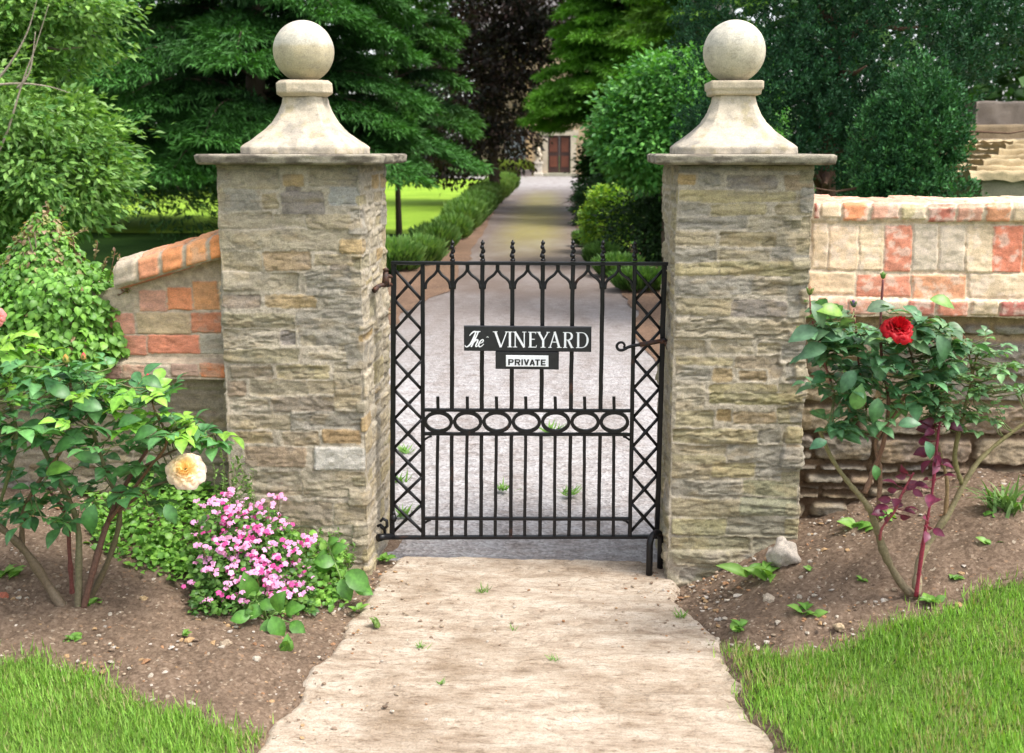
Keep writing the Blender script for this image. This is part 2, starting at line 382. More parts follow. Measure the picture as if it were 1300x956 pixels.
# lawn beyond with sunlight in its colour; nearer ground painted as tree-shaded
X, Y, Fq = grid(-40, 0, 0, 8, 2); 
def quad(name, pts, z, m):
    o = mesh_np(name, [(a, b, z) for a, b in pts], [np.array([list(range(len(pts)))])], m, smooth=False); return tag(o, kind='structure')
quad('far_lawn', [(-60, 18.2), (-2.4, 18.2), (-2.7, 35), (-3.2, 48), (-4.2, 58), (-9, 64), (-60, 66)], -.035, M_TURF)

# ================================================================== MASONRY
def fill(s0, s1, t0, t1, hr, wr, pal, rng, rel=(.006, .018), gap=.010):
    out = []; t = t0
    while t < t1 - .02:
        hh = rng.uniform(*hr); hh = min(hh, t1 - t)
        if t1 - (t + hh) < hr[0] * .6: hh = t1 - t
        s = s0 - rng.uniform(0, wr[0])
        while s < s1:
            ww = rng.uniform(*wr)
            if rng.random() < .22 and hh > .055:
                k = hh * rng.uniform(.4, .6)
                out.append((s, s + ww - gap, t, t + k - gap, pal[rng.integers(len(pal))], rng.uniform(*rel)))
                out.append((s, s + ww - gap, t + k, t + hh - gap, pal[rng.integers(len(pal))], rng.uniform(*rel)))
            else:
                out.append((s, s + ww - gap, t, t + hh - gap, pal[rng.integers(len(pal))], rng.uniform(*rel)))
            s += ww
        t += hh
    return out
def masonry(S, T, stones, seed, mortar, edge=.006, warp=.013, rough=.006, strata=.010, mort_rough=.004, wear=None, tilt=.05, rmax=.012, base=.008, crev=.005, pull=.16, mean=(.40, .35, .265), earth=None):
    ws = S + warp * (fbm(S * 15, T * 15, seed=seed, oct=5) - .5) * 2 + .007 * (fbm(S * 90, T * 90, seed=seed + 1, oct=3) - .5)
    wt = T + warp * .75 * (fbm(S * 7 + 5, T * 20, seed=seed + 2, oct=5) - .5) * 2 + .006 * (fbm(S * 80, T * 90, seed=seed + 3, oct=3) - .5)
    H = base + mort_rough * (fbm(S * 60, T * 60, seed=seed + 4, oct=3) - .5) * 2 + mort_rough * 2 * (fbm(S * 14, T * 14, seed=seed + 14, oct=3) - .5)
    C = np.array(mortar)[None, :] * (.66 + .68 * fbm(S * 60, T * 60, seed=seed + 5, oct=3))[:, None]
    if earth is not None:   # open joints low on the wall: recessed, their shade painted into the colour
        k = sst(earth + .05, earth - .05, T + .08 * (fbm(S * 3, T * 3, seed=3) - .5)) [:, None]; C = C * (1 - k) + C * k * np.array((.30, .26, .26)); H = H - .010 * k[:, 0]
    n_str = fbm(S * 6, T * 44, seed=seed + 6, oct=4) * 7; n_str = (np.floor(n_str) + sst(.62, 1, n_str % 1)) / 7 - .5
    rid = 1 - np.abs(fbm(S * 7, T * 34, seed=seed + 16, oct=4) - .5) * 2; rid = sst(.86, 1, rid)
    n_iso = fbm(S * 34, T * 50, seed=seed + 7, oct=5) - .5
    n_pat = fbm(S * 22, T * 44, seed=seed + 8, oct=5); n_och = sst(.54, .68, fbm(S * 11 + 9, T * 24, seed=seed + 18, oct=4))[:, None]
    n_gry = sst(.54, .66, fbm(S * 12 + 3, T * 20, seed=seed + 19, oct=4))[:, None]; shf = fbm(S * 5, T * 5, seed=seed + 20)
    rg = np.random.default_rng(seed)
    for (s0, s1, t0, t1, c, rl) in stones:
        pl_ = 0 if c == WHT else pull; wk = .15 if c == WHT else 1; tl = rg.normal(0, tilt, 2); ph = rg.uniform(0, 9); bt = rg.random(); fade = rg.uniform(.75, 1.0)
        idx = np.nonzero((ws > s0) & (ws < s1) & (wt > t0) & (wt < t1))[0]
        if len(idx) == 0: continue
        a, b = ws[idx], wt[idx]
        dx = np.minimum(a - s0, s1 - a); dt = np.minimum(b - t0, t1 - b)
        r = min(rmax, .45 * min(s1 - s0, t1 - t0))
        d = np.where((dx < r) & (dt < r), r - np.hypot(r - dx, r - dt), np.minimum(dx, dt))
        m = sst(0, edge, d)
        hh = rl + tl[0] * (a - (s0 + s1) / 2) * .5 + tl[1] * (b - (t0 + t1) / 2) + (strata * n_str[idx] * 2 - strata * .7 * rid[idx]) * (.35 + 1.1 * bt) * wk + rough * n_iso[idx] * 2
        H[idx] = H[idx] * (1 - m) + hh * m
        if crev:   # open joint under some stones
            k = np.exp(-((b - t0) / .0035) ** 2) * sst(.35, .6, shf[idx] + .35 * (bt - .5)); H[idx] -= crev * k
        cc = (np.array(c) * (1 - pl_) + np.array(mean) * pl_)[None, :] * (1 + (-.34 + .72 * n_pat[idx]) * wk)[:, None]
        if strata > .003:
            k = n_och[idx] * .35 * wk; cc = cc * (1 - k) + np.array((.42, .31, .17)) * k; k = n_gry[idx] * .28 * wk; cc = cc * (1 - k) + np.array((.27, .25, .225)) * k
            cc = cc * (1 - .28 * wk * rid[idx])[:, None]
        if wear is not None and rg.random() < wear[1]:
            k = sst(.48, .66, fbm(a * 36 + ph, b * 36, seed=seed + 11, oct=5))[:, None] * wear[2]
            cc = cc * (1 - k) + np.array(wear[0])[None, :] * k
        m2 = (sst(.000, edge * .7, d) * fade)[:, None]
        C[idx] = C[idx] * (1 - m2) + cc * m2
    return H, C
def grid_faces(nt, ns, wrap):
    I = np.arange(nt * ns).reshape(nt, ns)
    if wrap:
        J = np.concatenate([I, I[:, :1]], 1)
    else: J = I
    return np.stack([J[:-1, :-1], J[:-1, 1:], J[1:, 1:], J[1:, :-1]], -1).reshape(-1, 4)

TAN = (.45, .37, .24); TANG = (.42, .36, .26); GREY = (.35, .32, .27); BLUEG = (.36, .37, .36); OCH = (.46, .31, .13); BRN = (.26, .18, .115)
PURP = (.25, .215, .195); CREAM = (.52, .45, .34); WHT = (.60, .575, .53); OLV = (.33, .29, .18); YEL = (.46, .385, .21); ORG = (.50, .30, .13)
def pxst(lst, x0, Y=0.0):
    out = []
    for (u0, u1, v0, v1, c, rel) in lst:
        um = (u0 + u1) / 2; vm = (v0 + v1) / 2; u0 -= 1.6; u1 += 1.6; v0 -= 1.3; v1 += 1.3; rel = rel * .7
        a = P(u0, vm, Y)[0] - x0; b = P(u1, vm, Y)[0] - x0
        out.append((a, b, P(um, v1, Y)[2], P(um, v0, Y)[2], c, rel))
    return out
def pillar(root, x0, wd, dp, ztop, front, seed, pal, foot):
    rng = np.random.default_rng(seed)
    per = 2 * (wd + dp); res = .0046; ns = int(per / res); zb = -.06; ntt = int((ztop - zb) / res)
    s = np.arange(ns) * per / ns; t = np.linspace(zb, ztop, ntt); S, T = np.meshgrid(s, t)
    # stones: front from the photo, other three sides random in similar courses
    st = list(front) + fill(wd + .004, wd + dp, zb, ztop, (.05, .11), (.09, .24), pal, rng, (.002, .020)) \
        + fill(wd + dp, per, zb, ztop, (.05, .11), (.12, .3), pal, rng)
    H, C = masonry(S.ravel(), T.ravel(), st, seed, (.46, .40, .315), strata=foot['strata'], rough=.005)
    s_, t_ = S.ravel(), T.ravel()
    rc = .014
    # position on rounded rectangle
    X = np.empty_like(s_); Y = np.empty_like(s_); NX = np.empty_like(s_); NY = np.empty_like(s_)
    segs = [(0, wd, (x0, 0), (1, 0), (0, -1)), (wd, wd + dp, (x0 + wd, 0), (0, 1), (1, 0)), (wd + dp, 2 * wd + dp, (x0 + wd, dp), (-1, 0), (0, 1)), (2 * wd + dp, per + 1, (x0, dp), (0, -1), (-1, 0))]
    for i, (a, b, o0, d, n) in enumerate(segs):
        m = (s_ >= a) & (s_ < b); q = s_[m] - a; ln = (wd, dp, wd, dp)[i]
        X[m] = o0[0] + d[0] * q; Y[m] = o0[1] + d[1] * q
        pn = segs[(i - 1) % 4][4]; nn = segs[(i + 1) % 4][4]
        ka = .5 * (1 - sst(0, .02, q)); kb = .5 * (1 - sst(0, .02, ln - q))
        nx = n[0] * (1 - ka - kb) + pn[0] * ka + nn[0] * kb; ny = n[1] * (1 - ka - kb) + pn[1] * ka + nn[1] * kb
        dd = np.minimum(q, ln - q); inset = .006 * (1 - sst(0, .02, dd))
        NX[m] = nx; NY[m] = ny; X[m] -= inset * nx * 1.2; Y[m] -= inset * ny * 1.2
    H = H - .013 + .014 * (fbm(s_ * 3, t_ * 4, seed=seed + 30) - .5) * 2
    if foot['flare']:
        k = 1 - sst(.07, .16, t_ + .05 * (fbm(s_ * 6, 1.0, seed=3) - .5)); H = H + .035 * k * fbm(s_ * 12, t_ * 20, seed=8) * (s_ < wd) * sst(0, .05, s_)
    X = X + NX * H; Y = Y + NY * H
    # shade of the overhanging cap painted into the colour just below it
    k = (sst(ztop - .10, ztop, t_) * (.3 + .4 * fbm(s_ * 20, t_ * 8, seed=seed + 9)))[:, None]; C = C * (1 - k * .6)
    g = (sst(.55, .0, t_) * sst(.45, .65, fbm(s_ * 6, t_ * 9, seed=seed + 12)))[:, None] * foot['green']
    C = C * (1 - g) + np.array((.24, .24, .10)) * g
    Fq = grid_faces(ntt, ns, True)
    V = np.stack([X, Y, t_], 1)
    topc = np.array([[x0 + wd / 2, dp / 2, ztop]]); ti = len(V); V = np.concatenate([V, topc]); C = np.concatenate([C, C[-1:]])
    r0 = (ntt - 1) * ns; k = np.arange(ns); tri = np.stack([r0 + k, r0 + (k + 1) % ns, np.full(ns, ti)], 1)
    return mesh_np('masonry', V, [Fq, tri], M_STONE, root, C)

def chamf(hx, hy, ch, n=200):
    """points around a chamfered rectangle"""
    c = [(-hx + ch, -hy), (hx - ch, -hy), (hx, -hy + ch), (hx, hy - ch), (hx - ch, hy), (-hx + ch, hy), (-hx, hy - ch), (-hx, -hy + ch)]
    c = np.array(c + [c[0]]); L = np.concatenate([[0], np.cumsum(np.linalg.norm(np.diff(c, axis=0), axis=1))])
    q = np.linspace(0, L[-1], n, endpoint=False)
    return np.stack([np.interp(q, L, c[:, 0]), np.interp(q, L, c[:, 1])], 1)
def loft(name, cx, cy, rings, m, parent, col, seed, amp=.003, fr=25, n=220, edge_amp=0, colfn=None, rot=0):
    """rings: (z, hx, hy, chamfer)"""
    V = []
    fine = []
    for i in range(len(rings) - 1):
        a, b = np.array(rings[i], float), np.array(rings[i + 1], float)
        k = max(1, int(np.linalg.norm(a[:3] - b[:3]) / .006))
        for j in range(k): fine.append(a + (b - a) * j / k)
    fine.append(np.array(rings[-1], float))
    for (z, hx, hy, ch) in fine:
        p = chamf(max(hx, .001), max(hy, .001), min(ch, max(hx, .001) * .9), n); V.append(np.column_stack([p[:, 0], p[:, 1], np.full(n, z)]))
    V = np.concatenate(V); c_, s_ = math.cos(rot), math.sin(rot)
    V = np.column_stack([V[:, 0] * c_ - V[:, 1] * s_ + cx, V[:, 0] * s_ + V[:, 1] * c_ + cy, V[:, 2]])
    d = V - np.array([cx, cy, V[:, 2].mean()]); d /= np.linalg.norm(d, axis=1)[:, None] + 1e-9
    nz = fbm(V[:, 0] * fr, V[:, 1] * fr, V[:, 2] * fr, seed=seed) - .5
    big = fbm(V[:, 0] * 7, V[:, 1] * 7, V[:, 2] * 7, seed=seed + 3) - .5
    st = fbm(V[:, 0] * 14, V[:, 1] * 14, V[:, 2] * 120, seed=seed + 4) - .5
    hz = np.array([1, 1, .25]); V = V + d * hz * (amp * 2 * nz + amp * 1.5 * big + edge_amp * 2 * st + edge_amp * 2 * big)[:, None]
    C = np.array(col)[None, :] * (.82 + .36 * fbm(V[:, 0] * 12, V[:, 1] * 12, V[:, 2] * 12, seed=seed + 5))[:, None]
    if colfn is not None: C = colfn(V, C)
    Fq = grid_faces(len(fine), n, True)
    return mesh_np(name, V, [Fq], m, parent, C)
def ball(name, c, r, m, parent, col, seed, nu=120, nv=80, colfn=None, sz=1.0):
    th = np.linspace(0, 2 * np.pi, nu, endpoint=False); ph = np.linspace(.001, np.pi - .001, nv)
    TH, PH = np.meshgrid(th, ph[::-1]); d = np.stack([np.sin(PH) * np.cos(TH), np.sin(PH) * np.sin(TH), np.cos(PH)], -1).reshape(-1, 3)
    rr = r * (1 + .012 * (fbm(d[:, 0] * 3 + seed, d[:, 1] * 3, d[:, 2] * 3, seed=seed) - .5) + .010 * (fbm(d[:, 0] * 16, d[:, 1] * 16, d[:, 2] * 16, seed=seed + 1) - .5))
    V = np.array(c) + d * rr[:, None] * np.array([1, 1, sz])
    C = np.array(col)[None, :] * (.85 + .3 * fbm(d[:, 0] * 5, d[:, 1] * 5, d[:, 2] * 5, seed=seed + 2))[:, None]
    if colfn is not None: C = colfn(d, C)
    return mesh_np(name, V, [grid_faces(nv, nu, True)], m, parent, C)

lp_front = [
 (272, 352, 212, 239, TANG, .010), (360, 386, 221, 236, OCH, .016), (362, 382, 237, 243, PURP, .006), (394, 466, 211, 236, TANG, .008),
 (284, 327, 241, 266, GREY, .012), (332, 351, 246, 266, TAN, .006), (357, 411, 244, 272, PURP, .014), (418, 466, 238, 261, BLUEG, .010), (272, 283, 240, 268, TANG, .006),
 (272, 342, 271, 289, TANG, .012), (345, 386, 273, 289, TANG, .008), (390, 460, 272, 291, TAN, .015),
 (276, 388, 292, 317, TANG, .016), (390, 460, 293, 318, TANG, .010),
 (278, 331, 321, 344, TAN, .008), (335, 394, 320, 343, (.42, .30, .18), .010), (400, 460, 323, 338, TAN, .016),
 (282, 376, 347, 370, TANG, .014), (420, 442, 337, 345, PURP, .014), (388, 460, 347, 377, GREY, .012),
 (281, 331, 376, 392, (.33, .25, .19), .010), (338, 400, 376, 391, OCH, .012), (410, 460, 380, 394, GREY, .008),
 (283, 374, 399, 416, OLV, .014), (378, 462, 396, 440, GREY, .010),
 (283, 354, 419, 443, CREAM, .010), (357, 374, 420, 438, PURP, .002), (383, 400, 428, 440, TANG, .004),
 (284, 379, 445, 460, OLV, .016), (392, 460, 449, 457, CREAM, .014), (430, 459, 438, 447, TANG, .008),
 (293, 343, 464, 480, (.28, .225, .16), .012), (350, 416, 464, 480, YEL, .012), (423, 459, 461, 502, TANG, .010),
 (286, 312, 484, 502, BRN, .012), (318, 388, 482, 502, TANG, .008), (390, 424, 484, 500, TAN, .008),
 (293, 340, 506, 525, CREAM, .010), (346, 422, 505, 524, (.32, .26, .20), .010), (424, 459, 503, 519, TAN, .010),
 (289, 367, 528, 545, TAN, .012), (369, 462, 524, 545, GREY, .012),
 (298, 343, 549, 563, (.42, .33, .19), .010), (357, 404, 549, 566, (.42, .32, .20), .010), (411, 458, 546, 564, (.40, .26, .12), .014),
 (311, 386, 568, 591, (.34, .24, .155), .016), (399, 464, 569, 596, WHT, .020),
 (320, 381, 600, 628, TANG, .006), (384, 464, 599, 632, TANG, .012), (290, 312, 590, 625, TANG, .006),
 (300, 356, 636, 668, TAN, .008), (360, 421, 638, 668, (.33, .26, .18), .012), (425, 466, 640, 666, TAN, .010),
 (300, 350, 672, 700, GREY, .008), (354, 402, 672, 705, TAN, .008), (406, 466, 674, 712, TANG, .012), (300, 380, 706, 740, TAN, .010), (384, 464, 716, 745, TANG, .012)]
rp_front = [
 (856, 941, 202, 217, GREY, .006), (945, 1036, 202, 216, TAN, .010),
 (857, 882, 222, 235, OCH, .012), (886, 913, 219, 237, GREY, .012), (925, 986, 222, 239, PURP, .010), (996, 1035, 222, 241, (.38, .27, .16), .012),
 (860, 1010, 243, 256, YEL, .010), (1014, 1034, 246, 258, TAN, .010),
 (857, 901, 259, 272, GREY, .008), (905, 972, 259, 273, YEL, .010), (984, 1032, 259, 274, TAN, .010),
 (857, 946, 275, 291, GREY, .012), (950, 1001, 277, 292, TANG, .012), (1003, 1031, 280, 292, OLV, .016),
 (857, 907, 295, 311, TAN, .016), (915, 986, 296, 312, (.42, .34, .20), .008), (988, 1030, 292, 312, TANG, .012),
 (857, 910, 316, 332, GREY, .010), (913, 976, 318, 331, TAN, .010), (980, 1028, 313, 333, GREY, .012),
 (856, 911, 334, 349, YEL, .014), (914, 1027, 333, 350, (.42, .36, .19), .014),
 (856, 956, 355, 375, GREY, .016), (958, 1012, 353, 375, TANG, .016), (1000, 1026, 360, 392, GREY, .010),
 (856, 930, 381, 400, (.43, .36, .22), .016), (932, 997, 383, 402, PURP, .014), (1000, 1022, 388, 404, GREY, .012),
 (856, 1024, 405, 430, TANG, .018),
 (857, 893, 434, 449, (.45, .37, .25), .010), (902, 956, 434, 449, CREAM, .010), (964, 990, 436, 449, TAN, .006), (992, 1023, 436, 458, GREY, .010),
 (857, 930, 454, 463, YEL, .012), (934, 988, 452, 466, (.36, .28, .19), .010),
 (857, 905, 465, 482, GREY, .010), (907, 930, 468, 484, (.42, .31, .17), .006), (940, 972, 470, 484, (.42, .30, .17), .010), (977, 993, 464, 480, (.42, .33, .24), .006), (998, 1022, 462, 484, GREY, .008),
 (857, 896, 489, 521, CREAM, .014), (904, 986, 488, 499, YEL, .010), (990, 1015, 488, 500, OLV, .010), (903, 1020, 501, 514, (.44, .385, .20), .018),
 (857, 906, 523, 541, (.42, .36, .22), .010), (911, 928, 522, 535, OCH, .004), (932, 985, 524, 538, (.44, .31, .17), .012), (988, 1018, 520, 540, (.43, .37, .21), .012),
 (855, 961, 545, 563, (.43, .37, .22), .014), (963, 990, 546, 562, GREY, .010), (994, 1016, 542, 562, TANG, .008),
 (854, 921, 566, 576, TAN, .010), (854, 921, 578, 588, (.42, .36, .22), .014), (925, 995, 566, 586, GREY, .010), (997, 1016, 565, 584, (.37, .27, .17), .012),
 (853, 902, 589, 608, TAN, .012), (904, 957, 588, 606, YEL, .012), (960, 1012, 588, 607, GREY, .012),
 (853, 941, 611, 631, GREY, .016), (943, 1011, 611, 631, (.33, .32, .19), .012),
 (853, 937, 635, 656, (.38, .32, .20), .014), (939, 1012, 634, 655, (.30, .30, .20), .014),
 (853, 921, 659, 680, (.40, .36, .20), .016), (923, 1010, 657, 680, GREY, .010),
 (853, 900, 683, 697, YEL, .012), (902, 950, 684, 697, OLV, .008), (955, 1010, 684, 700, GREY, .008),
 (855, 925, 700, 719, (.38, .33, .25), .020), (930, 1005, 702, 722, GREY, .012), (862, 950, 722, 738, (.30, .27, .23), .012), (852, 905, 739, 756, (.40, .34, .25), .024), (908, 1000, 740, 760, GREY, .012)]
STONES_PAL = [TAN, TANG, GREY, TAN, OLV, CREAM, YEL, (.42, .37, .28), OCH, TANG]
ZT = 1.600
def finial_cols(V, C):
    n = fbm(V[:, 0] * 30, V[:, 1] * 30, V[:, 2] * 30, seed=71); k = sst(.58, .68, n)[:, None] * .5
    C = C * (1 - k) + np.array((.36, .30, .16)) * k
    g = sst(.54, .66, fbm(V[:, 0] * 22 + 4, V[:, 1] * 16, V[:, 2] * 22, seed=72))[:, None] * .5
    return C * (1 - g) + np.array((.25, .235, .21)) * g
def cap_cols(V, C):
    n = sst(.42, .62, fbm(V[:, 0] * 18, V[:, 1] * 18, V[:, 2] * 60, seed=73))[:, None] * .8
    return C * (1 - n) + np.array((.12, .10, .08)) * n
def gate_pillar(label, x0, wd, front, seed, pal, foot, cap, fin):
    root = thing('gate_pillar', label, 'gate pillar', (x0 + wd / 2, .29, 0), 'stone gate pillars with ball finials')
    pillar(root, x0, wd, .58, ZT - .005, front, seed, pal, foot)
    cx, hx, th, rot = cap
    loft('cap_slab', cx, .285, [(ZT - .004, .0, .0, 0), (ZT - .004, hx - .012, .33, .02), (ZT + .002, hx, .345, .03), (ZT + th - .006, hx + .004, .35, .03), (ZT + th, hx - .008, .338, .02), (ZT + th, 0, 0, 0)], M_STONE, root, (.37, .33, .26), seed + 1, amp=.003, fr=18, n=420, edge_amp=.005, colfn=cap_cols, rot=rot)
    fx, lab = fin; z0 = ZT + th - .006; fy = .29
    b = loft('finial_base', fx, fy, [(z0, 0, 0, 0), (z0, .214, .214, .05), (z0 + .004, .221, .221, .055), (z0 + .030, .221, .221, .055), (z0 + .038, .214, .214, .055), (z0 + .060, .184, .184, .05), (z0 + .090, .148, .148, .042), (z0 + .125, .114, .114, .032), (z0 + .165, .092, .092, .025), (z0 + .20, .079, .079, .02), (z0 + .225, .075, .075, .02), (z0 + .226, 0, 0, 0)], M_CARVED, root, (.50, .435, .345), seed + 2, amp=.005, edge_amp=.0015, colfn=finial_cols)
    zn = z0 + .224
    if lab == 'octagon':
        loft('neck_slab', fx - .005, fy, [(zn, 0, 0, 0), (zn, .085, .085, .03), (zn + .014, .106, .106, .036), (zn + .05, .106, .106, .036), (zn + .062, .092, .092, .03), (zn + .062, 0, 0, 0)], M_CARVED, b, (.44, .375, .285), seed + 3, amp=.003, edge_amp=.002, rot=.25)
    else:
        loft('neck_slab', fx, fy, [(zn, 0, 0, 0), (zn, .082, .082, .01), (zn + .004, .092, .092, .01), (zn + .02, .094, .094, .008), (zn + .023, .099, .099, .006), (zn + .05, .100, .100, .006), (zn + .054, .094, .094, .006), (zn + .054, 0, 0, 0)], M_CARVED, b, (.47, .40, .30), seed + 3, amp=.0025)
    def bc(d, C):
        k = (sst(.25, .05, d[:, 2] + .10 * (fbm(d[:, 0] * 6, d[:, 1] * 6, d[:, 2] * 6, seed=seed) - .5)) * (.65 if lab == 'octagon' else .25))[:, None]
        C = C * (1 - k) + np.array((.42, .345, .20)) * k
        q = (sst(.62, .74, fbm(d[:, 0] * 7, d[:, 1] * 7, d[:, 2] * 7, seed=seed + 8)))[:, None] * .45
        return C * (1 - q) + np.array((.27, .245, .20)) * q
    zc = zn + (.062 if lab == 'octagon' else .054) + .112
    ball('ball_finial', (fx - .002, fy, zc), .1175, M_CARVED, b, (.54, .50, .42), seed + 4, colfn=bc)
    return root
gate_pillar('left stone gate pillar with a whitish block low on its front and a chipped eight sided collar under the ball', -1.145, .55, pxst(lp_front, -1.145), 101,
            STONES_PAL, dict(strata=.005, flare=False, green=.0), (-.858, .345, .034, 0), (-.86, 'octagon'))
gate_pillar('right stone gate pillar in thin layered courses with a square two step collar under the ball', .563, .502, pxst(rp_front, .563), 202,
            [TAN, YEL, GREY, OLV, (.42, .36, .22), TANG, (.45, .385, .26)], dict(strata=.0075, flare=True, green=.35), (.812, .319, .034, -.012), (.80, 'square'))

# ---- walls either side
def sheet(name, x0, x1, prof, stones, seed, mortar, mat, parent, res=.006, ztopfn=None, wear=None, back=.42, **kw):
    """prof: list of (Y, Z) polyline from the bottom up (and back over the top); t = running height parameter"""
    pf = np.array(prof, float); L = np.concatenate([[0], np.cumsum(np.linalg.norm(np.diff(pf, axis=0), axis=1))])
    ns = int((x1 - x0) / res); n_t = int(L[-1] / res); s = np.linspace(x0, x1, ns); q = np.linspace(0, L[-1], n_t)
    S, Q = np.meshgrid(s, q); S = S.ravel(); Q = Q.ravel()
    Yp = np.interp(Q, L, pf[:, 0]); Zp = np.interp(Q, L, pf[:, 1])
    dy = np.interp(Q + .004, L, pf[:, 0]) - np.interp(Q - .004, L, pf[:, 0]); dz = np.interp(Q + .004, L, pf[:, 1]) - np.interp(Q - .004, L, pf[:, 1])
    nl = np.hypot(dy, dz) + 1e-9; ny = -dz / nl; nz_ = dy / nl
    zt = pf[:, 1].max(); T = Zp + np.where(nz_ > .7, Yp - np.interp(L[-1], L, pf[:, 0]) + (pf[-1, 0] - pf[-2, 0]), 0)
    if ztopfn is not None:
        k = ztopfn(S) / zt; Zs = Zp * k; T = T * k
    else: Zs = Zp
    H, C = masonry(S, T, stones, seed, mortar, wear=wear, **kw)
    H = H + .012 * (fbm(S * 2.5, T * 4, seed=seed + 50) - .5) * 2
    V = np.stack([S, Yp + ny * H, Zs + nz_ * H], 1)
    Fq = grid_faces(n_t, ns, False)
    # close the back
    B = V.reshape(n_t, ns, 3); n0 = len(V)
    top = B[-1].copy(); bot = top.copy(); bot[:, 2] = -.1; back_y = np.maximum(top[:, 1], back); top2 = top.copy(); top2[:, 1] = back_y; bot[:, 1] = back_y
    V2 = np.concatenate([V, top2, bot]); C2 = np.concatenate([C, C.reshape(n_t, ns, 3)[-1], C.reshape(n_t, ns, 3)[-1]])
    k = np.arange(ns - 1); r = (n_t - 1) * ns
    f1 = np.stack([r + k, r + k + 1, n0 + k + 1, n0 + k], 1); f2 = np.stack([n0 + k, n0 + k + 1, n0 + ns + k + 1, n0 + ns + k], 1)
    return mesh_np(name, V2, [Fq, f1, f2], mat, parent, C2)
B_RED = (.60, .16, .09); B_ORG = (.70, .25, .11); B_DRK = (.40, .09, .065); B_TAN = (.66, .50, .33); B_GRY = (.50, .42, .33); B_PCH = (.74, .53, .34); B_PNK = (.66, .31, .22)
rb = [(1033, 1038, 260, 277, B_DRK, .01), (1042, 1065, 261, 276, B_TAN, .012), (1070, 1100, 260, 278, B_ORG, .012), (1107, 1138, 261, 277, B_PNK, .012), (1144, 1172, 263, 278, (.48, .40, .22), .012),
 (1178, 1210, 264, 280, B_DRK, .012), (1215, 1244, 263, 280, B_PNK, .012), (1252, 1280, 263, 280, B_ORG, .012), (1286, 1312, 263, 280, B_TAN, .012), (1318, 1346, 263, 280, B_RED, .012), (1352, 1380, 263, 280, B_TAN, .012),
 (1031, 1048, 285, 341, B_TAN, .008), (1051, 1087, 288, 342, B_PCH, .008), (1090, 1119, 286, 342, B_TAN, .008), (1122, 1155, 287, 343, B_RED, .010), (1158, 1188, 285, 343, B_GRY, .010), (1192, 1223, 287, 344, B_GRY, .010),
 (1226, 1260, 287, 345, B_TAN, .010), (1260, 1295, 288, 345, B_RED, .012), (1298, 1326, 288, 346, B_ORG, .010), (1330, 1360, 288, 346, B_TAN, .010),
 (1024, 1082, 346, 371, B_PCH, .008), (1086, 1152, 349, 375, B_RED, .010), (1156, 1222, 349, 376, B_ORG, .012), (1228, 1298, 348, 376, B_TAN, .010), (1302, 1360, 348, 376, B_TAN, .010),
 (1040, 1074, 379, 396, B_PNK, .014), (1077, 1110, 380, 397, B_PNK, .014), (1118, 1148, 382, 399, B_TAN, .012), (1152, 1184, 382, 399, B_DRK, .014), (1190, 1225, 382, 400, B_RED, .014), (1232, 1264, 382, 399, B_TAN, .014), (1268, 1302, 383, 400, (.42, .06, .06), .016), (1308, 1340, 383, 400, B_RED, .012)]
def pxy(lst, Yf):
    out = []
    for (u0, u1, v0, v1, c, rel) in lst:
        um = (u0 + u1) / 2; vm = (v0 + v1) / 2; yy = Yf(vm); u0 -= 1.2; u1 += 1.2; v0 -= 1.0; v1 += 1.0; rel = rel * .8
        out.append((P(u0, vm, yy)[0], P(u1, vm, yy)[0], P(um, v1, yy)[2], P(um, v0, yy)[2], c, rel))
    return out
RW = thing('garden_wall', 'old garden wall right of the gate with pale and red bricks over a rubble base', 'garden wall', (2.2, .2, 0), 'walls either side of the gate')
zr_top = P(1100, 258, .15)[2]; zr_b = P(1100, 401, .10)[2]
stones_r = pxy(rb, lambda v: .10 if v > 376 else .13)
rngw = np.random.default_rng(5)
rowz = [(P(1200, 263, .13)[2], P(1200, 280, .13)[2]), (P(1200, 288, .13)[2], P(1200, 345, .13)[2]), (P(1200, 348, .13)[2], P(1200, 376, .13)[2]), (P(1200, 383, .1)[2], P(1200, 399, .1)[2])]
xe = P(1385, 300, .13)[0]
for (zt_, zb_), wch in zip(rowz, (.10, .10, .21, .10)):
    x = xe
    while x < 4.2:
        stones_r.append((x, x + wch - .012, zb_, zt_, [B_RED, B_TAN, B_ORG, B_GRY, B_PNK][rngw.integers(5)], .011)); x += wch
# wall top bricks seen edge on
x = 1.0
while x < 4.2:
    stones_r.append((x, x + .10, zr_top + .02, zr_top + .30, [B_PNK, B_TAN, B_PCH][rngw.integers(3)], .006)); x += .11
sheet('brick_coping', 1.0, 4.2, [(.16, zr_b - .004), (.085, zr_b - .002), (.082, zr_b + .055), (.10, zr_b + .075), (.13, zr_top - .075), (.118, zr_top - .06), (.120, zr_top - .012), (.135, zr_top), (.43, zr_top + .006)],
      stones_r, 301, (.64, .51, .38), M_BRICK, RW, res=.0042, wear=((.74, .60, .50), .9, .55), edge=.004, warp=.006, rough=.003, strata=.001, mort_rough=.004, tilt=.03, rmax=.004, base=.0015, crev=.004, pull=.12, mean=(.6, .48, .34))
W_GR = [(.31, .27, .215), (.24, .205, .16), (.36, .30, .22), (.44, .35, .24), (.30, .26, .22), (.47, .36, .25), (.26, .225, .18), (.35, .26, .19)]
st = fill(1.0, 4.2, -.05, .44, (.05, .09), (.10, .24), W_GR, rngw, (.0, .030), gap=.014) + fill(1.0, 4.2, .44, zr_b - .09, (.08, .15), (.20, .42), W_GR, rngw, (.004, .026), gap=.012) + \
    [(a, b, c, d, e, f) for (a, b, c, d, e, f) in fill(1.05, 4.2, zr_b - .085, zr_b - .025, (.05, .06), (.1, .22), [(.34, .30, .25), (.40, .36, .30)], rngw) if rngw.random() < .8]
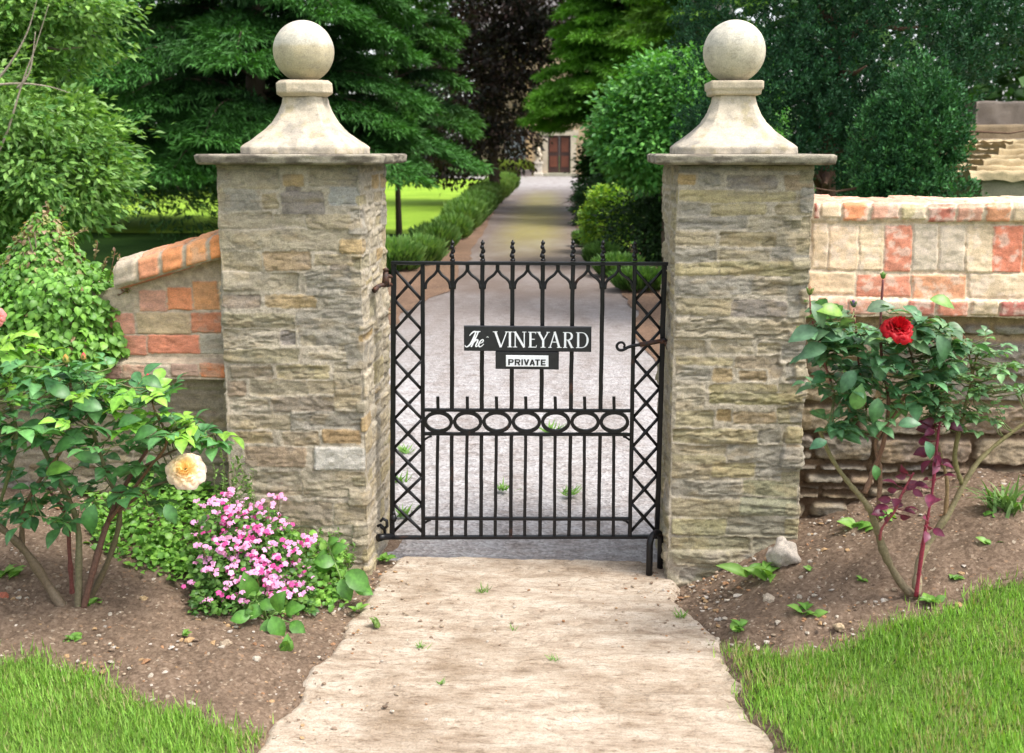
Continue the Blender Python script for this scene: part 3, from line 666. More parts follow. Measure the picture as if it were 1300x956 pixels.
def sandy(z): return z
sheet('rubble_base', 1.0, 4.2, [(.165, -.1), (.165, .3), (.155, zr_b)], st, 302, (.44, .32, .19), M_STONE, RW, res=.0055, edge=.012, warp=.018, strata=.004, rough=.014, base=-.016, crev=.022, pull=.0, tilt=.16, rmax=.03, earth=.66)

LW = thing('garden_wall', 'low wall left of the gate with orange bricks and a coping ramped up to the pillar', 'garden wall', (-2.2, .2, 0), 'walls either side of the gate')
lb = [(175, 209, 370, 396, B_PNK, .010), (211, 242, 366, 394, B_ORG, .012), (244, 275, 358, 394, (.72, .31, .11), .012), (277, 290, 358, 394, B_TAN, .008),
 (172, 239, 398, 425, (.50, .37, .22), .012), (241, 290, 398, 423, (.56, .22, .12), .012), (110, 168, 398, 425, B_PNK, .01),
 (140, 184, 427, 452, (.62, .21, .13), .012), (186, 251, 426, 450, (.68, .24, .14), .012), (253, 290, 425, 450, (.42, .38, .30), .010), (80, 136, 427, 450, B_PNK, .01),
 (95, 128, 462, 479, B_RED, .01), (130, 156, 463, 480, (.25, .14, .11), .012), (158, 187, 462, 479, (.45, .27, .19), .012), (190, 216, 463, 477, B_GRY, .01), (219, 253, 461, 477, (.46, .30, .23), .012), (256, 290, 460, 478, B_ORG, .014)]
zl_b = P(200, 481, .10)[2]; zl_d = P(200, 458, .10)[2]
p_hi = P(280, 326, .10); p_lo = P(140, 366, .10)
sl_ = (p_hi[2] - p_lo[2]) / (p_hi[0] - p_lo[0])
def ltop(x): return np.clip(p_lo[2] + (x - p_lo[0]) * sl_, p_lo[2] - .01, 9)
ztl = float(ltop(-1.1))
stl = pxy(lb, lambda v: .10)
for (zt_, zb_) in ((.0, .0),): pass
x = P(85, 440, .1)[0] - .22
while x > -4.2:
    for (va, vb) in ((398, 425), (427, 450), (462, 479)):
        stl.append((x, x + .205, P(200, vb, .1)[2], P(200, va, .1)[2], [B_RED, B_PNK, B_TAN][rngw.integers(3)], .01))
    x -= .22
# courses follow real heights, so undo the ramp scaling by building tall and trimming
def wall_left():
    res = .006; xs = np.arange(-4.2, -1.06, res); n_t = 190
    S, K = np.meshgrid(xs, np.linspace(0, 1, n_t)); zt = ltop(S); Z = zl_b - .004 + (zt - zl_b + .004) * K
    Yb = .125 - .04 * (1 - sst(zl_d - .005, zl_d + .012, Z)); Yb = np.where(K < .012, .16, Yb)
    H, C = masonry(S.ravel(), Z.ravel(), stl, 311, (.47, .38, .28), edge=.008, warp=.005, rough=.004, strata=.001, wear=((.45, .36, .27), .6, .5), tilt=.03, rmax=.006, base=.005, crev=.004, pull=.05)
    V = np.stack([S.ravel(), Yb.ravel() - H, Z.ravel()], 1); Fq = grid_faces(n_t, len(xs), False); n0 = len(V); ns = len(xs)
    top = V[-ns:].copy(); t2 = top.copy(); t2[:, 1] = .42; b2 = t2.copy(); b2[:, 2] = -.1; V = np.concatenate([V, t2, b2]); C = np.concatenate([C, C[-ns:], C[-ns:]])
    k = np.arange(ns - 1); r = (n_t - 1) * ns
    f1 = np.stack([r + k, r + k + 1, n0 + k + 1, n0 + k], 1); f2 = np.stack([n0 + k, n0 + k + 1, n0 + ns + k + 1, n0 + ns + k], 1)
    mesh_np('brickwork', V, [Fq, f1, f2], M_BRICK, LW, C)
wall_left()
st = fill(-4.2, -1.05, -.05, zl_b, (.05, .10), (.12, .30), [TANG, TAN, (.36, .29, .2), GREY, OLV], rngw, (.004, .016))
sheet('rubble_base', -4.2, -1.06, [(.16, -.1), (.16, .3), (.15, zl_b)], st, 312, (.36, .30, .23), M_STONE, LW, res=.006)
def ramp_coping():
    x1 = -1.085; x0 = P(146, 350, .06)[0]; res = .005; n = int((x1 - x0) / res); prof = [(.14, -.002), (.055, 0), (.05, .014), (.05, .070), (.062, .082), (.20, .098), (.44, .098), (.45, -.002)]
    pf = np.array(prof); L = np.concatenate([[0], np.cumsum(np.linalg.norm(np.diff(pf, axis=0), axis=1))]); q = np.arange(0, L[-1], res)
    S, Q = np.meshgrid(np.linspace(x0, x1, n), q); S = S.ravel(); Q = Q.ravel(); Yp = np.interp(Q, L, pf[:, 0]); Zp = np.interp(Q, L, pf[:, 1])
    dy = np.interp(Q + .004, L, pf[:, 0]) - np.interp(Q - .004, L, pf[:, 0]); dz = np.interp(Q + .004, L, pf[:, 1]) - np.interp(Q - .004, L, pf[:, 1]); nl = np.hypot(dy, dz) + 1e-9
    st = []; x = x0; i = 0
    cs = [(.42, .35, .27), (.72, .27, .13), (.76, .28, .10), (.78, .33, .12), (.76, .29, .10)]
    while x < x1 + .02:
        wd_ = .095; st.append((x, x + wd_ - .010, L[1] + .004, L[3] + .03, cs[min(i, 4)], .012)); st.append((x, x + wd_ - .010, L[3] + .035, L[5] + .12, cs[min(i, 4)], .012)); x += wd_; i += 1
    st.append((x0, x1, .0, L[1], B_RED, .004))
    H, C = masonry(S, Q, st, 313, (.46, .38, .28), edge=.010, warp=.006, rough=.004, strata=.001, wear=((.50, .38, .28), .5, .4), tilt=.06, rmax=.008, base=.003, crev=.004, pull=.05)
    zb = p_lo[2] + (S - p_lo[0]) * sl_ - .004
    V = np.stack([S, Yp - dz / nl * H, zb + Zp + dy / nl * H], 1); f = [grid_faces(len(q), n, False)]
    I = np.arange(len(V)).reshape(len(q), n); f.append(I[::-1, 0][None, :].copy()); f.append(I[:, -1][None, :].copy())
    mesh_np('coping', V, f, M_BRICK, LW, C)
ramp_coping()

# ================================================================== GATE
GY = .20
def g(u, v, dy=0.0): q = P(u, v, GY + dy); return q
gate = thing('iron_gate', 'black wrought iron garden gate with twisted spikes, oval rings and diamond lattice sides', 'gate', tuple(P(498, 683, GY)))
def bar(name, p, rad, parent=gate, m=M_IRON, n=8, flat=None, smooth=True):
    b = MB(); b.tube(p, rad, n, flat=flat); return b.build(name, m, parent, smooth)
def fbar(name, u0, v0, u1, v1, w_, d_, parent=gate, dy=0, m=M_IRON):
    w_ *= 1.22
    """flat bar between two gate pixels; w_ in-plane width, d_ depth, slightly rounded"""
    a = g(u0, v0, dy); b = g(u1, v1, dy); d = b - a; L = np.linalg.norm(d); d = d / L; s = np.cross(d, np.array([0, 1., 0])); s /= np.linalg.norm(s); y = np.array([0, 1., 0])
    mb = MB(); prof = [(-1, -.7), (-.7, -1), (.7, -1), (1, -.7), (1, .7), (.7, 1), (-.7, 1), (-1, .7)]
    V = []
    K = max(2, int(L / .04)); rs = random.Random(int(u0 * 7 + v0))
    for i in range(K + 1):
        c = a + d * L * i / K + s * rs.uniform(-.0006, .0006)
        for (p, q) in prof: V.append(c + s * p * w_ / 2 + y * q * d_ / 2)
    f = [[i * 8 + k, i * 8 + (k + 1) % 8, (i + 1) * 8 + (k + 1) % 8, (i + 1) * 8 + k] for i in range(K) for k in range(8)]
    f.append(list(range(8))[::-1]); f.append([K * 8 + k for k in range(8)]); mb.add(V, f)
    return mb.build(name, m, parent, False)
fbar('top_rail', 497, 333.8, 848, 335.0, .011, .026)
fbar('stile', 500, 335.8, 498.0, 680.6, .016, .018); fbar('stile', 536.5, 335.8, 537.3, 680.4, .013, .018)
fbar('stile', 805.8, 336.8, 799.5, 679.6, .013, .018); fbar('stile', 843.5, 336.8, 834.0, 679.6, .016, .018)
fbar('bottom_rail', 494, 682.3, 839, 681.4, .011, .024)
fbar('middle_rail', 539, 520.4, 801, 521.4, .010, .020); fbar('middle_rail', 539, 550.6, 800, 551.6, .010, .020); fbar('lower_rail', 539, 658.0, 799, 658.8, .010, .020)
barx = [(574.3, 573.2), (612.6, 610.7), (650.8, 648.4), (689.2, 685.6), (727.4, 722.2), (765.6, 759.4)]
def twist(u, v0, v1):
    pts = []; rad = []; a = g(u, v0); b = g(u, v1); K = 40
    for i in range(K + 1):
        t = i / K; c = a + (b - a) * t; am = .0034 * math.sin(math.pi * min(1, t * 1.1)) if t < .93 else .0
        pts.append(c + np.array([am * math.sin(t * 15.5), am * math.cos(t * 15.5) * .8, 0])); rad.append(.0088 * (1 - .25 * t) * (1 + .22 * math.sin(t * 31)) * (1 if t < .9 else 1 - (t - .9) * 6))
    b_ = MB(); b_.tube(pts, rad, 7); return b_
for (ut, ub) in barx:
    um = ut + (ub - ut) * (520 - 335) / (681 - 335)
    fbar('bar', ut, 336.6, um, 518.6, .0135, .0135)
    fbar('bar', um - .3, 553.2, ub, 680.4, .012, .012)
    o = twist(ut, 331.5, 304.5).build('twisted_spike', M_IRON, gate, True)
twist(806, 331.5, 305.5).build('twisted_spike', M_IRON, gate, True)
sx = [555, 591.9, 629.4, 666.9, 704.6, 741.8, 779.4]
rx = [556.6, 593.8, 631, 668.2, 705.5, 742.8, 780]
for i, (a, b) in enumerate(zip(sx, rx)):
    fbar('short_bar', b - .4, 519, b - .7, 503.5, .0105, .0105)
    fbar('short_bar', b - .8, 553.2, a - .8, 680.4, .0105, .0105)
    c = g(b, 535.6); mb = MB(); pts = []; K = 36
    sxm = 16.8 / 322; szm = 12.4 / 322; bw = .0066; V = []; f = []
    for k in range(K):
        th = 2 * math.pi * k / K
        for (pr, py) in ((bw, -.009), (bw, .009), (-bw, .009), (-bw, -.009)):
            V.append(c + np.array([(sxm + pr) * math.cos(th), py, (szm + pr) * math.sin(th)]))
    for k in range(K):
        for j in range(4):
            f.append([k * 4 + j, k * 4 + (j + 1) % 4, ((k + 1) % K) * 4 + (j + 1) % 4, ((k + 1) % K) * 4 + j])
    mb.add(V, f); mb.build('oval_ring', M_IRON, gate)
    mb = MB(); q = g(b, 549.2); mb.box(q - np.array([.006, .006, .002]), q + np.array([.006, .006, .006])); mb.build('rivet', M_IRON, gate)
# arches hanging from the top rail
xs = [537.5] + [a for a, b in barx] + [805.5]
for i in range(7):
    a, b = xs[i], xs[i + 1]; m_ = (a + b) / 2
    fbar('arch_stem', m_, 336.5, m_, 343, .012, .014)
    for e in (a, b):
        s_ = 1 if e > m_ else -1
        pts = [g(*q) for q in spline([(m_, 342.0), (m_ + s_ * 4.5, 348), (e - s_ * 7, 354.5), (e - s_ * 3.2, 360), (e - s_ * 1.8, 366)], 5)] if False else [g(q[0], q[1]) for q in spline([(m_, 342.0, 0), (m_ + s_ * 4.5, 348.5, 0), (e - s_ * 7, 354.5, 0), (e - s_ * 3.4, 360, 0), (e - s_ * 2.2, 367, 0)], 5)]
        bar('arch_curl', pts, [.0060] * (len(pts) - 4) + [.0068, .007, .007, .005], flat=1.2)
# corner brackets
for (a, b, c, d) in ((538.5, 664.5, 547, 660), (538.5, 558.5, 548, 553.5), (798.6, 664.5, 791, 660.4), (799.2, 558.5, 791, 554)):
    bar('bracket', [g(a, b), g((a + c) / 2 + (.5 if a < 700 else -.5), (b + d) / 2 - 1), g(c, d)], .0045)
# lattice strips
def lattice(xl, xr, rows):
    for ph in (0, 1):
        for i in range(len(rows) - 1):
            v0, v1 = rows[i], rows[i + 1]; left = (i + ph) % 2 == 0
            a = (xl(v0) if left else xr(v0)); b = (xr(v1) if left else xl(v1))
            p = g(a, v0, .004 if ph else -.003); q = g(b, v1, .004 if ph else -.003)
            mid = (p + q) / 2; bar('lattice_bar', [p, p + (mid - p) * .5, mid, mid + (q - mid) * .5, q], [.0068, .0064, .0078, .0064, .0068], n=6)
lattice(lambda v: 501.5 - 2 * (v - 335) / 345, lambda v: 535.4 + .8 * (v - 335) / 345, [343, 381, 419, 457, 495, 532, 569, 605, 640, 675])
lattice(lambda v: 807.2 - 6.2 * (v - 335) / 345, lambda v: 841.6 - 9.3 * (v - 335) / 345, [343, 381, 419, 456, 493, 530, 567, 603, 639, 674])
# hinges on the left
def hinge_top():
    t = MB(); a = P(476, 367, .14); b = P(484, 362, .17); c = P(499, 361, GY)
    t.tube([a, P(479, 364, .15), b, c], [.010, .008, .0085, .008], 8); t.tube([P(475, 369, .13), P(479, 365, .15)], [.011, .009], 8)
    t.tube([P(489.5, 364, GY - .015), P(489.5, 345, GY - .015)], [.016, .0105], 10); t.tube([P(489.5, 345, GY - .015), P(489.8, 342, GY - .015)], [.009, .012], 10); t.tube([P(489.8, 342.5, GY - .015), P(489.8, 340.5, GY - .015)], [.014, .007], 10)
    t.tube([P(489.5, 350, GY - .015), P(500, 351.5, GY)], [.009, .007], 8)
    t.build('hinge', M_RUST, gate, True)
hinge_top()
def hinge_bot():
    t = MB()
    t.tube([P(480, 683, .15), P(487, 681.5, .17), P(500, 681, GY)], [.016, .014, .012], 10)
    t.tube([P(*q, GY - .02) for q in ((479, 668), (483, 666.5), (488, 671), (489, 678))], [.006, .007, .007, .006], 8)
    t.tube([P(*q, GY - .03) for q in ((483, 662), (486, 658.5), (491, 661), (491.5, 668), (487, 672), (483, 669))], [.006, .007, .007, .007, .006, .005], 8)
    t.tube([P(499.5, 662, GY - .005), P(499.5, 658, GY - .005), P(499.5, 653, GY - .005)], [.010, .016, .009], 10)
    t.tube([P(499.5, 653, GY - .004), P(499.5, 649, GY - .004)], [.010, .006], 10)
    t.build('hinge', M_IRON, gate, True)
hinge_bot()
# latch: curled handle and lever at the right stile
t = MB()
cur = spline([P(u, v, GY - .035) for (u, v) in ((791.5, 441.5), (793, 438), (790, 434.8), (785.5, 435.5), (783, 439.5), (785.5, 444), (791, 444.2), (797, 441), (806, 438.5), (818, 437.0), (832, 434), (846, 431))], 5)
t.tube(cur, [.0045 + .0025 * min(1, i / 45) for i in range(len(cur))], 8); t.build('latch_handle', M_IRON, gate, True)
t = MB(); t.tube([P(843, 431, GY - .03), P(847, 436, GY - .03), P(849, 444, GY - .03)], [.009, .012, .008], 8); t.tube([P(812, 437.6, GY - .036), P(844, 432, GY - .034)], [.010, .009], 6)
t.tube([P(838, 434, GY - .04), P(852, 433, GY - .02)], .007, 8); t.build('latch', M_RUST, gate, True)

# gate stop hoop set in the path
st_ = thing('gate_stop', 'black iron hoop standing in the path beside the right pillar foot', 'gate stop', (.51, .05, 0))
t = MB(); A = G(824, 731); B = G(838, 723.5, .0); hh = .165; md = (A + B) / 2; md[2] = hh; rr = .013
pts = [A - [0, 0, .03], A + [0, 0, .08], A + [0, 0, hh - .035]]
for k in range(1, 9):
    th = math.pi * k / 9; pts.append((A + B) / 2 * np.array([1, 1, 0]) + (A - B) / 2 * math.cos(th) + np.array([0, 0, hh - .035 + .035 * math.sin(th)]))
pts += [B + [0, 0, hh - .035], B + [0, 0, .08], B - [0, 0, .03]]
t.tube(pts, rr, 12); t.build('hoop', M_IRON, st_, True)

# ================================================================== SIGNS
def mat_sign():
    m, t, bs = new_mat('sign_black_paint'); n = noise(t, 40, 4)
    t.links.new(ramp(t, n, [(.3, (.008, .009, .012)), (.7, (.016, .017, .022))]), bs.inputs['Base Color']); bs.inputs['Roughness'].default_value = .35; return m
M_SIGN = mat_sign()
def mat_flat(name, c, r=.5):
    m, t, bs = new_mat(name); n = noise(t, 60, 4); t.links.new(mul(t, ramp(t, n, [(.3, .9), (.7, 1.03)]), (*c, 1)), bs.inputs['Base Color']); bs.inputs['Roughness'].default_value = r; return m
M_WHITE = mat_flat('sign_white_paint', (.80, .82, .85)); M_BLACKLET = mat_flat('black_lettering', (.012, .012, .014))
SY = .165
def board(name, u0, v0, u1, v1, y, th, m, parent, bev=.003):
    a = P(u0, v1, y); b = P(u1, v0, y)
    mb = MB(); x0, z0, x1, z1 = a[0], a[2], b[0], b[2]
    V = [(x0, y + bev, z0), (x1, y + bev, z0), (x1, y + bev, z1), (x0, y + bev, z1), (x0 + bev, y, z0 + bev), (x1 - bev, y, z0 + bev), (x1 - bev, y, z1 - bev), (x0 + bev, y, z1 - bev), (x0, y + th, z0), (x1, y + th, z0), (x1, y + th, z1), (x0, y + th, z1)]
    f = [(4, 5, 6, 7), (0, 1, 5, 4), (1, 2, 6, 5), (2, 3, 7, 6), (3, 0, 4, 7), (8, 9, 1, 0), (9, 10, 2, 1), (10, 11, 3, 2), (11, 8, 0, 3), (11, 10, 9, 8)]
    mb.add(V, f); return mb.build(name, m, parent)
class Strokes:
    """flat letter strokes standing a hair proud of a board"""
    def __init__(s, ox, oz, y, sx, sz): s.mb = MB(); s.o = (ox, oz, y); s.s = (sx, sz); s.k = 0
    def quad(s, pts):
        s.k += 1; y = s.o[2] - .0006 - .00004 * s.k
        s.mb.add([(s.o[0] + p[0] * s.s[0], y, s.o[1] + p[1] * s.s[1]) for p in pts], [list(range(len(pts)))])
    def ln(s, x0, y0, x1, y1, w_):
        dx, dy = x1 - x0, y1 - y0; L = math.hypot(dx, dy); nx, ny = -dy / L * w_ / 2, dx / L * w_ / 2
        s.quad([(x0 - nx, y0 - ny), (x1 - nx, y1 - ny), (x1 + nx, y1 + ny), (x0 + nx, y0 + ny)][::1])
    def pl(s, pts, ws):
        pts = spline([(p[0], p[1], 0) for p in pts], 6); n = len(pts)
        if not hasattr(ws, '__len__'): ws = [ws, ws]
        W = [np.interp(i / (n - 1), np.linspace(0, 1, len(ws)), ws) for i in range(n)]
        A = []; B = []
        for i, p in enumerate(pts):
            d = pts[min(i + 1, n - 1)] - pts[max(i - 1, 0)]; L = math.hypot(d[0], d[1]) + 1e-9; nx, ny = -d[1] / L, d[0] / L
            A.append((p[0] + nx * W[i] / 2, p[1] + ny * W[i] / 2)); B.append((p[0] - nx * W[i] / 2, p[1] - ny * W[i] / 2))
        s.k += 1; y = s.o[2] - .0006 - .00004 * s.k; V = [(s.o[0] + p[0] * s.s[0], y, s.o[1] + p[1] * s.s[1]) for p in A + B]
        s.mb.add(V, [[i, i + 1, n + i + 1, n + i] for i in range(n - 1)])
def arc(cx, cy, rx_, ry_, a0, a1, n=9):
    return [(cx + rx_ * math.cos(R(a0 + (a1 - a0) * i / (n - 1))), cy + ry_ * math.sin(R(a0 + (a1 - a0) * i / (n - 1)))) for i in range(n)]
ns_ = thing('name_sign', 'long black board reading The VINEYARD in white letters on the gate', 'sign', tuple(P(669, 430, SY)))
board('board', 589, 415, 751, 445.5, SY, .014, M_SIGN, ns_)
q0 = P(589, 445.5, SY); q1 = P(751, 415, SY); pw = (q1[0] - q0[0]) / 162; ph = (q1[2] - q0[2]) / 30.5
def U_(px): return q0[0] + (px - 589) * pw
def Vz(py): return q0[2] + (445.5 - py) * ph
def letter(s, ch, x, w_):
    """roman capital, box height 1, x offset and width in height units"""
    K, T_ = .135, .065
    def serif(cx, y, ww=.26): s.ln(x + cx - ww / 2, y + (.02 if y < .5 else -.02), x + cx + ww / 2, y + (.02 if y < .5 else -.02), .042)
    if ch == 'V':
        s.ln(x + .10, 1, x + w_ * .50, .0, K); s.ln(x + w_ - .06, 1, x + w_ * .52, .0, T_); serif(.10, 1, .3); serif(w_ - .06, 1, .22)
    if ch == 'I': s.ln(x + w_ / 2, 0, x + w_ / 2, 1, K); serif(w_ / 2, 0, .3); serif(w_ / 2, 1, .3)
    if ch == 'N':
        s.ln(x + .12, 0, x + .12, 1, T_); s.ln(x + .10, 1, x + w_ - .10, 0, K); s.ln(x + w_ - .10, 0, x + w_ - .10, 1, T_); serif(.12, 0); serif(.06, 1, .18); serif(w_ - .10, 1)
    if ch == 'E':
        s.ln(x + .14, 0, x + .14, 1, K); s.ln(x + .1, .975, x + w_ - .02, .975, .05); s.ln(x + .1, .53, x + w_ - .08, .53, .05); s.ln(x + .1, .025, x + w_, .025, .05)
        s.ln(x + w_ - .03, .99, x + w_ - .03, .86, .04); s.ln(x + w_, .01, x + w_ + .02, .15, .04); serif(.12, 0, .24); serif(.12, 1, .24)
    if ch == 'Y':
        s.ln(x + .08, 1, x + w_ / 2, .46, K); s.ln(x + w_ - .06, 1, x + w_ / 2 + .02, .46, T_); s.ln(x + w_ / 2, 0, x + w_ / 2, .5, K); serif(.08, 1, .28); serif(w_ - .06, 1, .22); serif(w_ / 2, 0, .3)
    if ch == 'A':
        s.ln(x + .08, 0, x + w_ * .5, 1.02, T_); s.ln(x + w_ * .48, 1.02, x + w_ - .10, 0, K); s.ln(x + .22, .36, x + w_ - .22, .36, .05); serif(.08, 0, .22); serif(w_ - .10, 0, .3)
    if ch == 'R':
        s.ln(x + .14, 0, x + .14, 1, K); s.pl([(x + .14, .975), (x + .34, .975)] + arc(x + .36, .745, .20, .225, 85, -85) + [(x + .34, .50), (x + .14, .50)], [.05, .05, .12, .13, .12, .05, .05])
        s.ln(x + .33, .50, x + w_ - .02, .0, K); serif(.14, 0); serif(.10, 1, .2); s.ln(x + w_ - .1, .02, x + w_ + .08, .02, .042)
    if ch == 'D':
        s.ln(x + .14, 0, x + .14, 1, K); s.pl([(x + .14, .975), (x + .38, .975)] + arc(x + .40, .50, w_ - .44, .465, 85, -85, 13) + [(x + .38, .025), (x + .14, .025)], [.05, .05, .10, .14, .10, .05, .05]); serif(.10, 0, .2); serif(.10, 1, .2)
hgt = Vz(421.5) - Vz(440.5)
S = Strokes(U_(0) * 0, 0, SY, 1, 1)
caps = [('V', 627, 645), ('I', 645.5, 650), ('N', 652, 668), ('E', 671, 681), ('Y', 682.5, 697.5), ('A', 697, 712.5), ('R', 715, 727), ('D', 731.5, 747)]
for ch, a, b in caps:
    S.o = (U_(a), Vz(440.5), SY); S.s = (hgt, hgt); letter(S, ch, 0, (U_(b) - U_(a)) / hgt)
S.o = (U_(591), Vz(440.5), SY); S.s = (hgt, hgt)     # script "The"
sh = lambda pts: [(x + .34 * y, y) for x, y in pts]
S.pl(sh([(.02, .72), (.10, .88), (.22, .98), (.42, .97), (.62, 1.0)]), [.04, .08, .10, .09, .04])
S.pl(sh([(.34, .96), (.33, .6), (.26, .20), (.12, .02), (-.02, .03), (-.06, .12)]), [.07, .12, .12, .08, .05, .05])
S.pl(sh([(.36, .0), (.44, .5), (.50, 1.02)]), [.09, .10, .06])
S.pl(sh([(.40, .22), (.52, .44), (.62, .46), (.65, .34), (.62, .10), (.68, .02), (.76, .10)]), [.05, .08, .09, .1, .09, .07, .04])
S.pl(sh([(.80, .24), (.94, .28), (1.0, .40), (.93, .48), (.82, .38), (.79, .18), (.86, .03), (.98, .05), (1.10, .20)]), [.05, .06, .08, .07, .08, .1, .08, .06, .04])
S.pl(sh([(1.12, .62), (1.18, .66), (1.26, .62)]), [.02, .04, .02])
S.mb.build('lettering', M_WHITE, ns_)
ps = thing('private_sign', 'small black board reading PRIVATE on a white plate below the name board', 'sign', tuple(P(669, 458, SY)))
board('board', 629, 446.8, 709.5, 468.6, SY + .001, .013, M_SIGN, ps)
pl = board('plate', 642.3, 451.6, 696.3, 465.3, SY - .0025, .0034, M_WHITE, ps, .001)
S = Strokes(0, 0, SY - .0025, 1, 1); hgt = Vz(454.8) - Vz(462.2)
def sans(s, ch, w_):
    K = .26; H_ = .20
    if ch == 'I': s.ln(w_ / 2, 0, w_ / 2, 1, K)
    if ch in 'PR':
        s.ln(K / 2, 0, K / 2, 1, K); s.pl([(K, .90), (w_ * .6, .90)] + arc(w_ - .24, .70, .15, .20, 80, -80, 7) + [(w_ * .6, .50), (K, .50)], [.2, .2, .24, .24, .24, .2, .2])
        if ch == 'R': s.ln(w_ * .55, .45, w_ - .1, .0, K)
    if ch == 'V': s.ln(.14, 1, w_ / 2, .06, K); s.ln(w_ - .14, 1, w_ / 2, .06, K)
    if ch == 'A': s.ln(.14, 0, w_ / 2, .94, K); s.ln(w_ - .14, 0, w_ / 2, .94, K); s.ln(.3, .28, w_ - .3, .28, .17)
    if ch == 'T': s.ln(w_ / 2, 0, w_ / 2, .9, K); s.ln(0, .9, w_, .9, H_)
    if ch == 'E': s.ln(K / 2, 0, K / 2, 1, K)
    if ch == 'E': s.ln(.1, .9, w_, .9, H_); s.ln(.1, .5, w_ - .06, .5, .17); s.ln(.1, .1, w_, .1, H_)
for ch, a, b in [('P', 645.6, 652.4), ('R', 653.8, 661.0), ('I', 662.2, 664.6), ('V', 665.2, 672.6), ('A', 672.6, 680.0), ('T', 679.8, 686.0), ('E', 687.2, 693.2)]:
    S.o = (U_(a), Vz(462.2), SY - .0025); S.s = (hgt, hgt); sans(S, ch, (U_(b) - U_(a)) / hgt)
S.mb.build('lettering', M_BLACKLET, ps)

# ================================================================== FOLIAGE
def unit(a): return a / (np.linalg.norm(a, axis=-1, keepdims=True) + 1e-9)
T_DIA = (np.array([(0, 0, 0), (-.28, .45, .06), (0, 1, -.06), (.28, .45, .06)]), [np.array([(0, 1, 2), (0, 2, 3)])])
T_NEED = (np.array([(0, 0, 0), (-.10, .5, .02), (0, 1, -.02), (.10, .5, .02)]), [np.array([(0, 1, 2), (0, 2, 3)])])
T_BLADE = (np.array([(-.035, 0, 0), (.035, 0, 0), (-.028, .55, .06), (.028, .55, .06), (0, 1, .22)]), [np.array([(0, 1, 3, 2)]), np.array([(2, 3, 4)])])
def _leaf():
    rows = [(.0, .0), (.10, .14), (.26, .255), (.46, .30), (.66, .25), (.84, .13), (1.0, 0)]
    V = []; 
    for t, w_ in rows:
        z = .10 * math.sin(t * 3) - .16 * t * t
        V += [(-w_, t, z + w_ * .28), (0, t, z), (w_, t, z + w_ * .28)]
    f = []
    for i in range(len(rows) - 1):
        b = i * 3; f += [(b, b + 1, b + 4, b + 3), (b + 1, b + 2, b + 5, b + 4)]
    return (np.array(V, float), [np.array(f)])
T_LEAF = _leaf()
LEAF_MULT = np.tile([.90, 1.28, .90], 7)
def place(C0, D, Nn, size, tmpl, col, wid=None):
    """instances -> verts, faces, colours"""
    V0, Fs = tmpl; n = len(C0); D = unit(D); Sx = unit(np.cross(D, Nn)); Nn = np.cross(Sx, D); k = len(V0)
    size = np.broadcast_to(size, (n,)); wid = np.broadcast_to(1.0 if wid is None else wid, (n,))
    V = C0[:, None, :] + size[:, None, None] * ((V0[None, :, 0, None] * wid[:, None, None]) * Sx[:, None, :] + V0[None, :, 1, None] * D[:, None, :] + V0[None, :, 2, None] * Nn[:, None, :])
    F_ = [(f[None] + (np.arange(n) * k)[:, None, None]).reshape(-1, f.shape[1]) for f in Fs]
    cc = np.repeat(col, k, axis=0)
    if tmpl is T_LEAF: cc = cc * np.tile(LEAF_MULT, n)[:, None]
    return V.reshape(-1, 3), F_, cc
def join(parts):
    V = []; Fd = {}; C = []; o = 0
    for v, f, c in parts:
        V.append(v); C.append(c)
        for a in f: Fd.setdefault(a.shape[1], []).append(a + o)
        o += len(v)
    return np.concatenate(V), [np.concatenate(a) for a in Fd.values()], np.concatenate(C)
def cols(rng, n, c0, c1, var=.25):
    t = rng.random((n, 1)); c = np.array(c0) * (1 - t) + np.array(c1) * t
    return c * (1 - var + 2 * var * rng.random((n, 1)))
def sph(rng, n): return unit(rng.normal(size=(n, 3)))

def crown_pts(rng, ells, n, shell=(.5, 1.02), gap=.45, gs=2.2, seed=0, front=.5):
    out = []; nr = []
    vol = np.array([e[3] * e[4] + e[4] * e[5] + e[3] * e[5] for e in ells]); vol = vol / vol.sum()
    for e, v in zip(ells, vol):
        m = int(n * v * 2.5); d = sph(rng, m); r = shell[0] + (shell[1] - shell[0]) * rng.random(m) ** .6
        p = np.array(e[:3]) + d * r[:, None] * np.array(e[3:6]) * (1 + .25 * (vn(d[:, 0] * 2.5 + e[0], d[:, 1] * 2.5, d[:, 2] * 2.5, seed=seed)[:, None] - .5))
        keep = (fbm(p[:, 0] * gs, p[:, 1] * gs, p[:, 2] * gs, seed=seed + 5, oct=2) > gap) & ((d[:, 1] < .25) | (rng.random(m) < front))
        out.append(p[keep]); nr.append(d[keep])
    p = np.concatenate(out); d = np.concatenate(nr); k = rng.permutation(len(p))[:n]; return p[k], d[k]
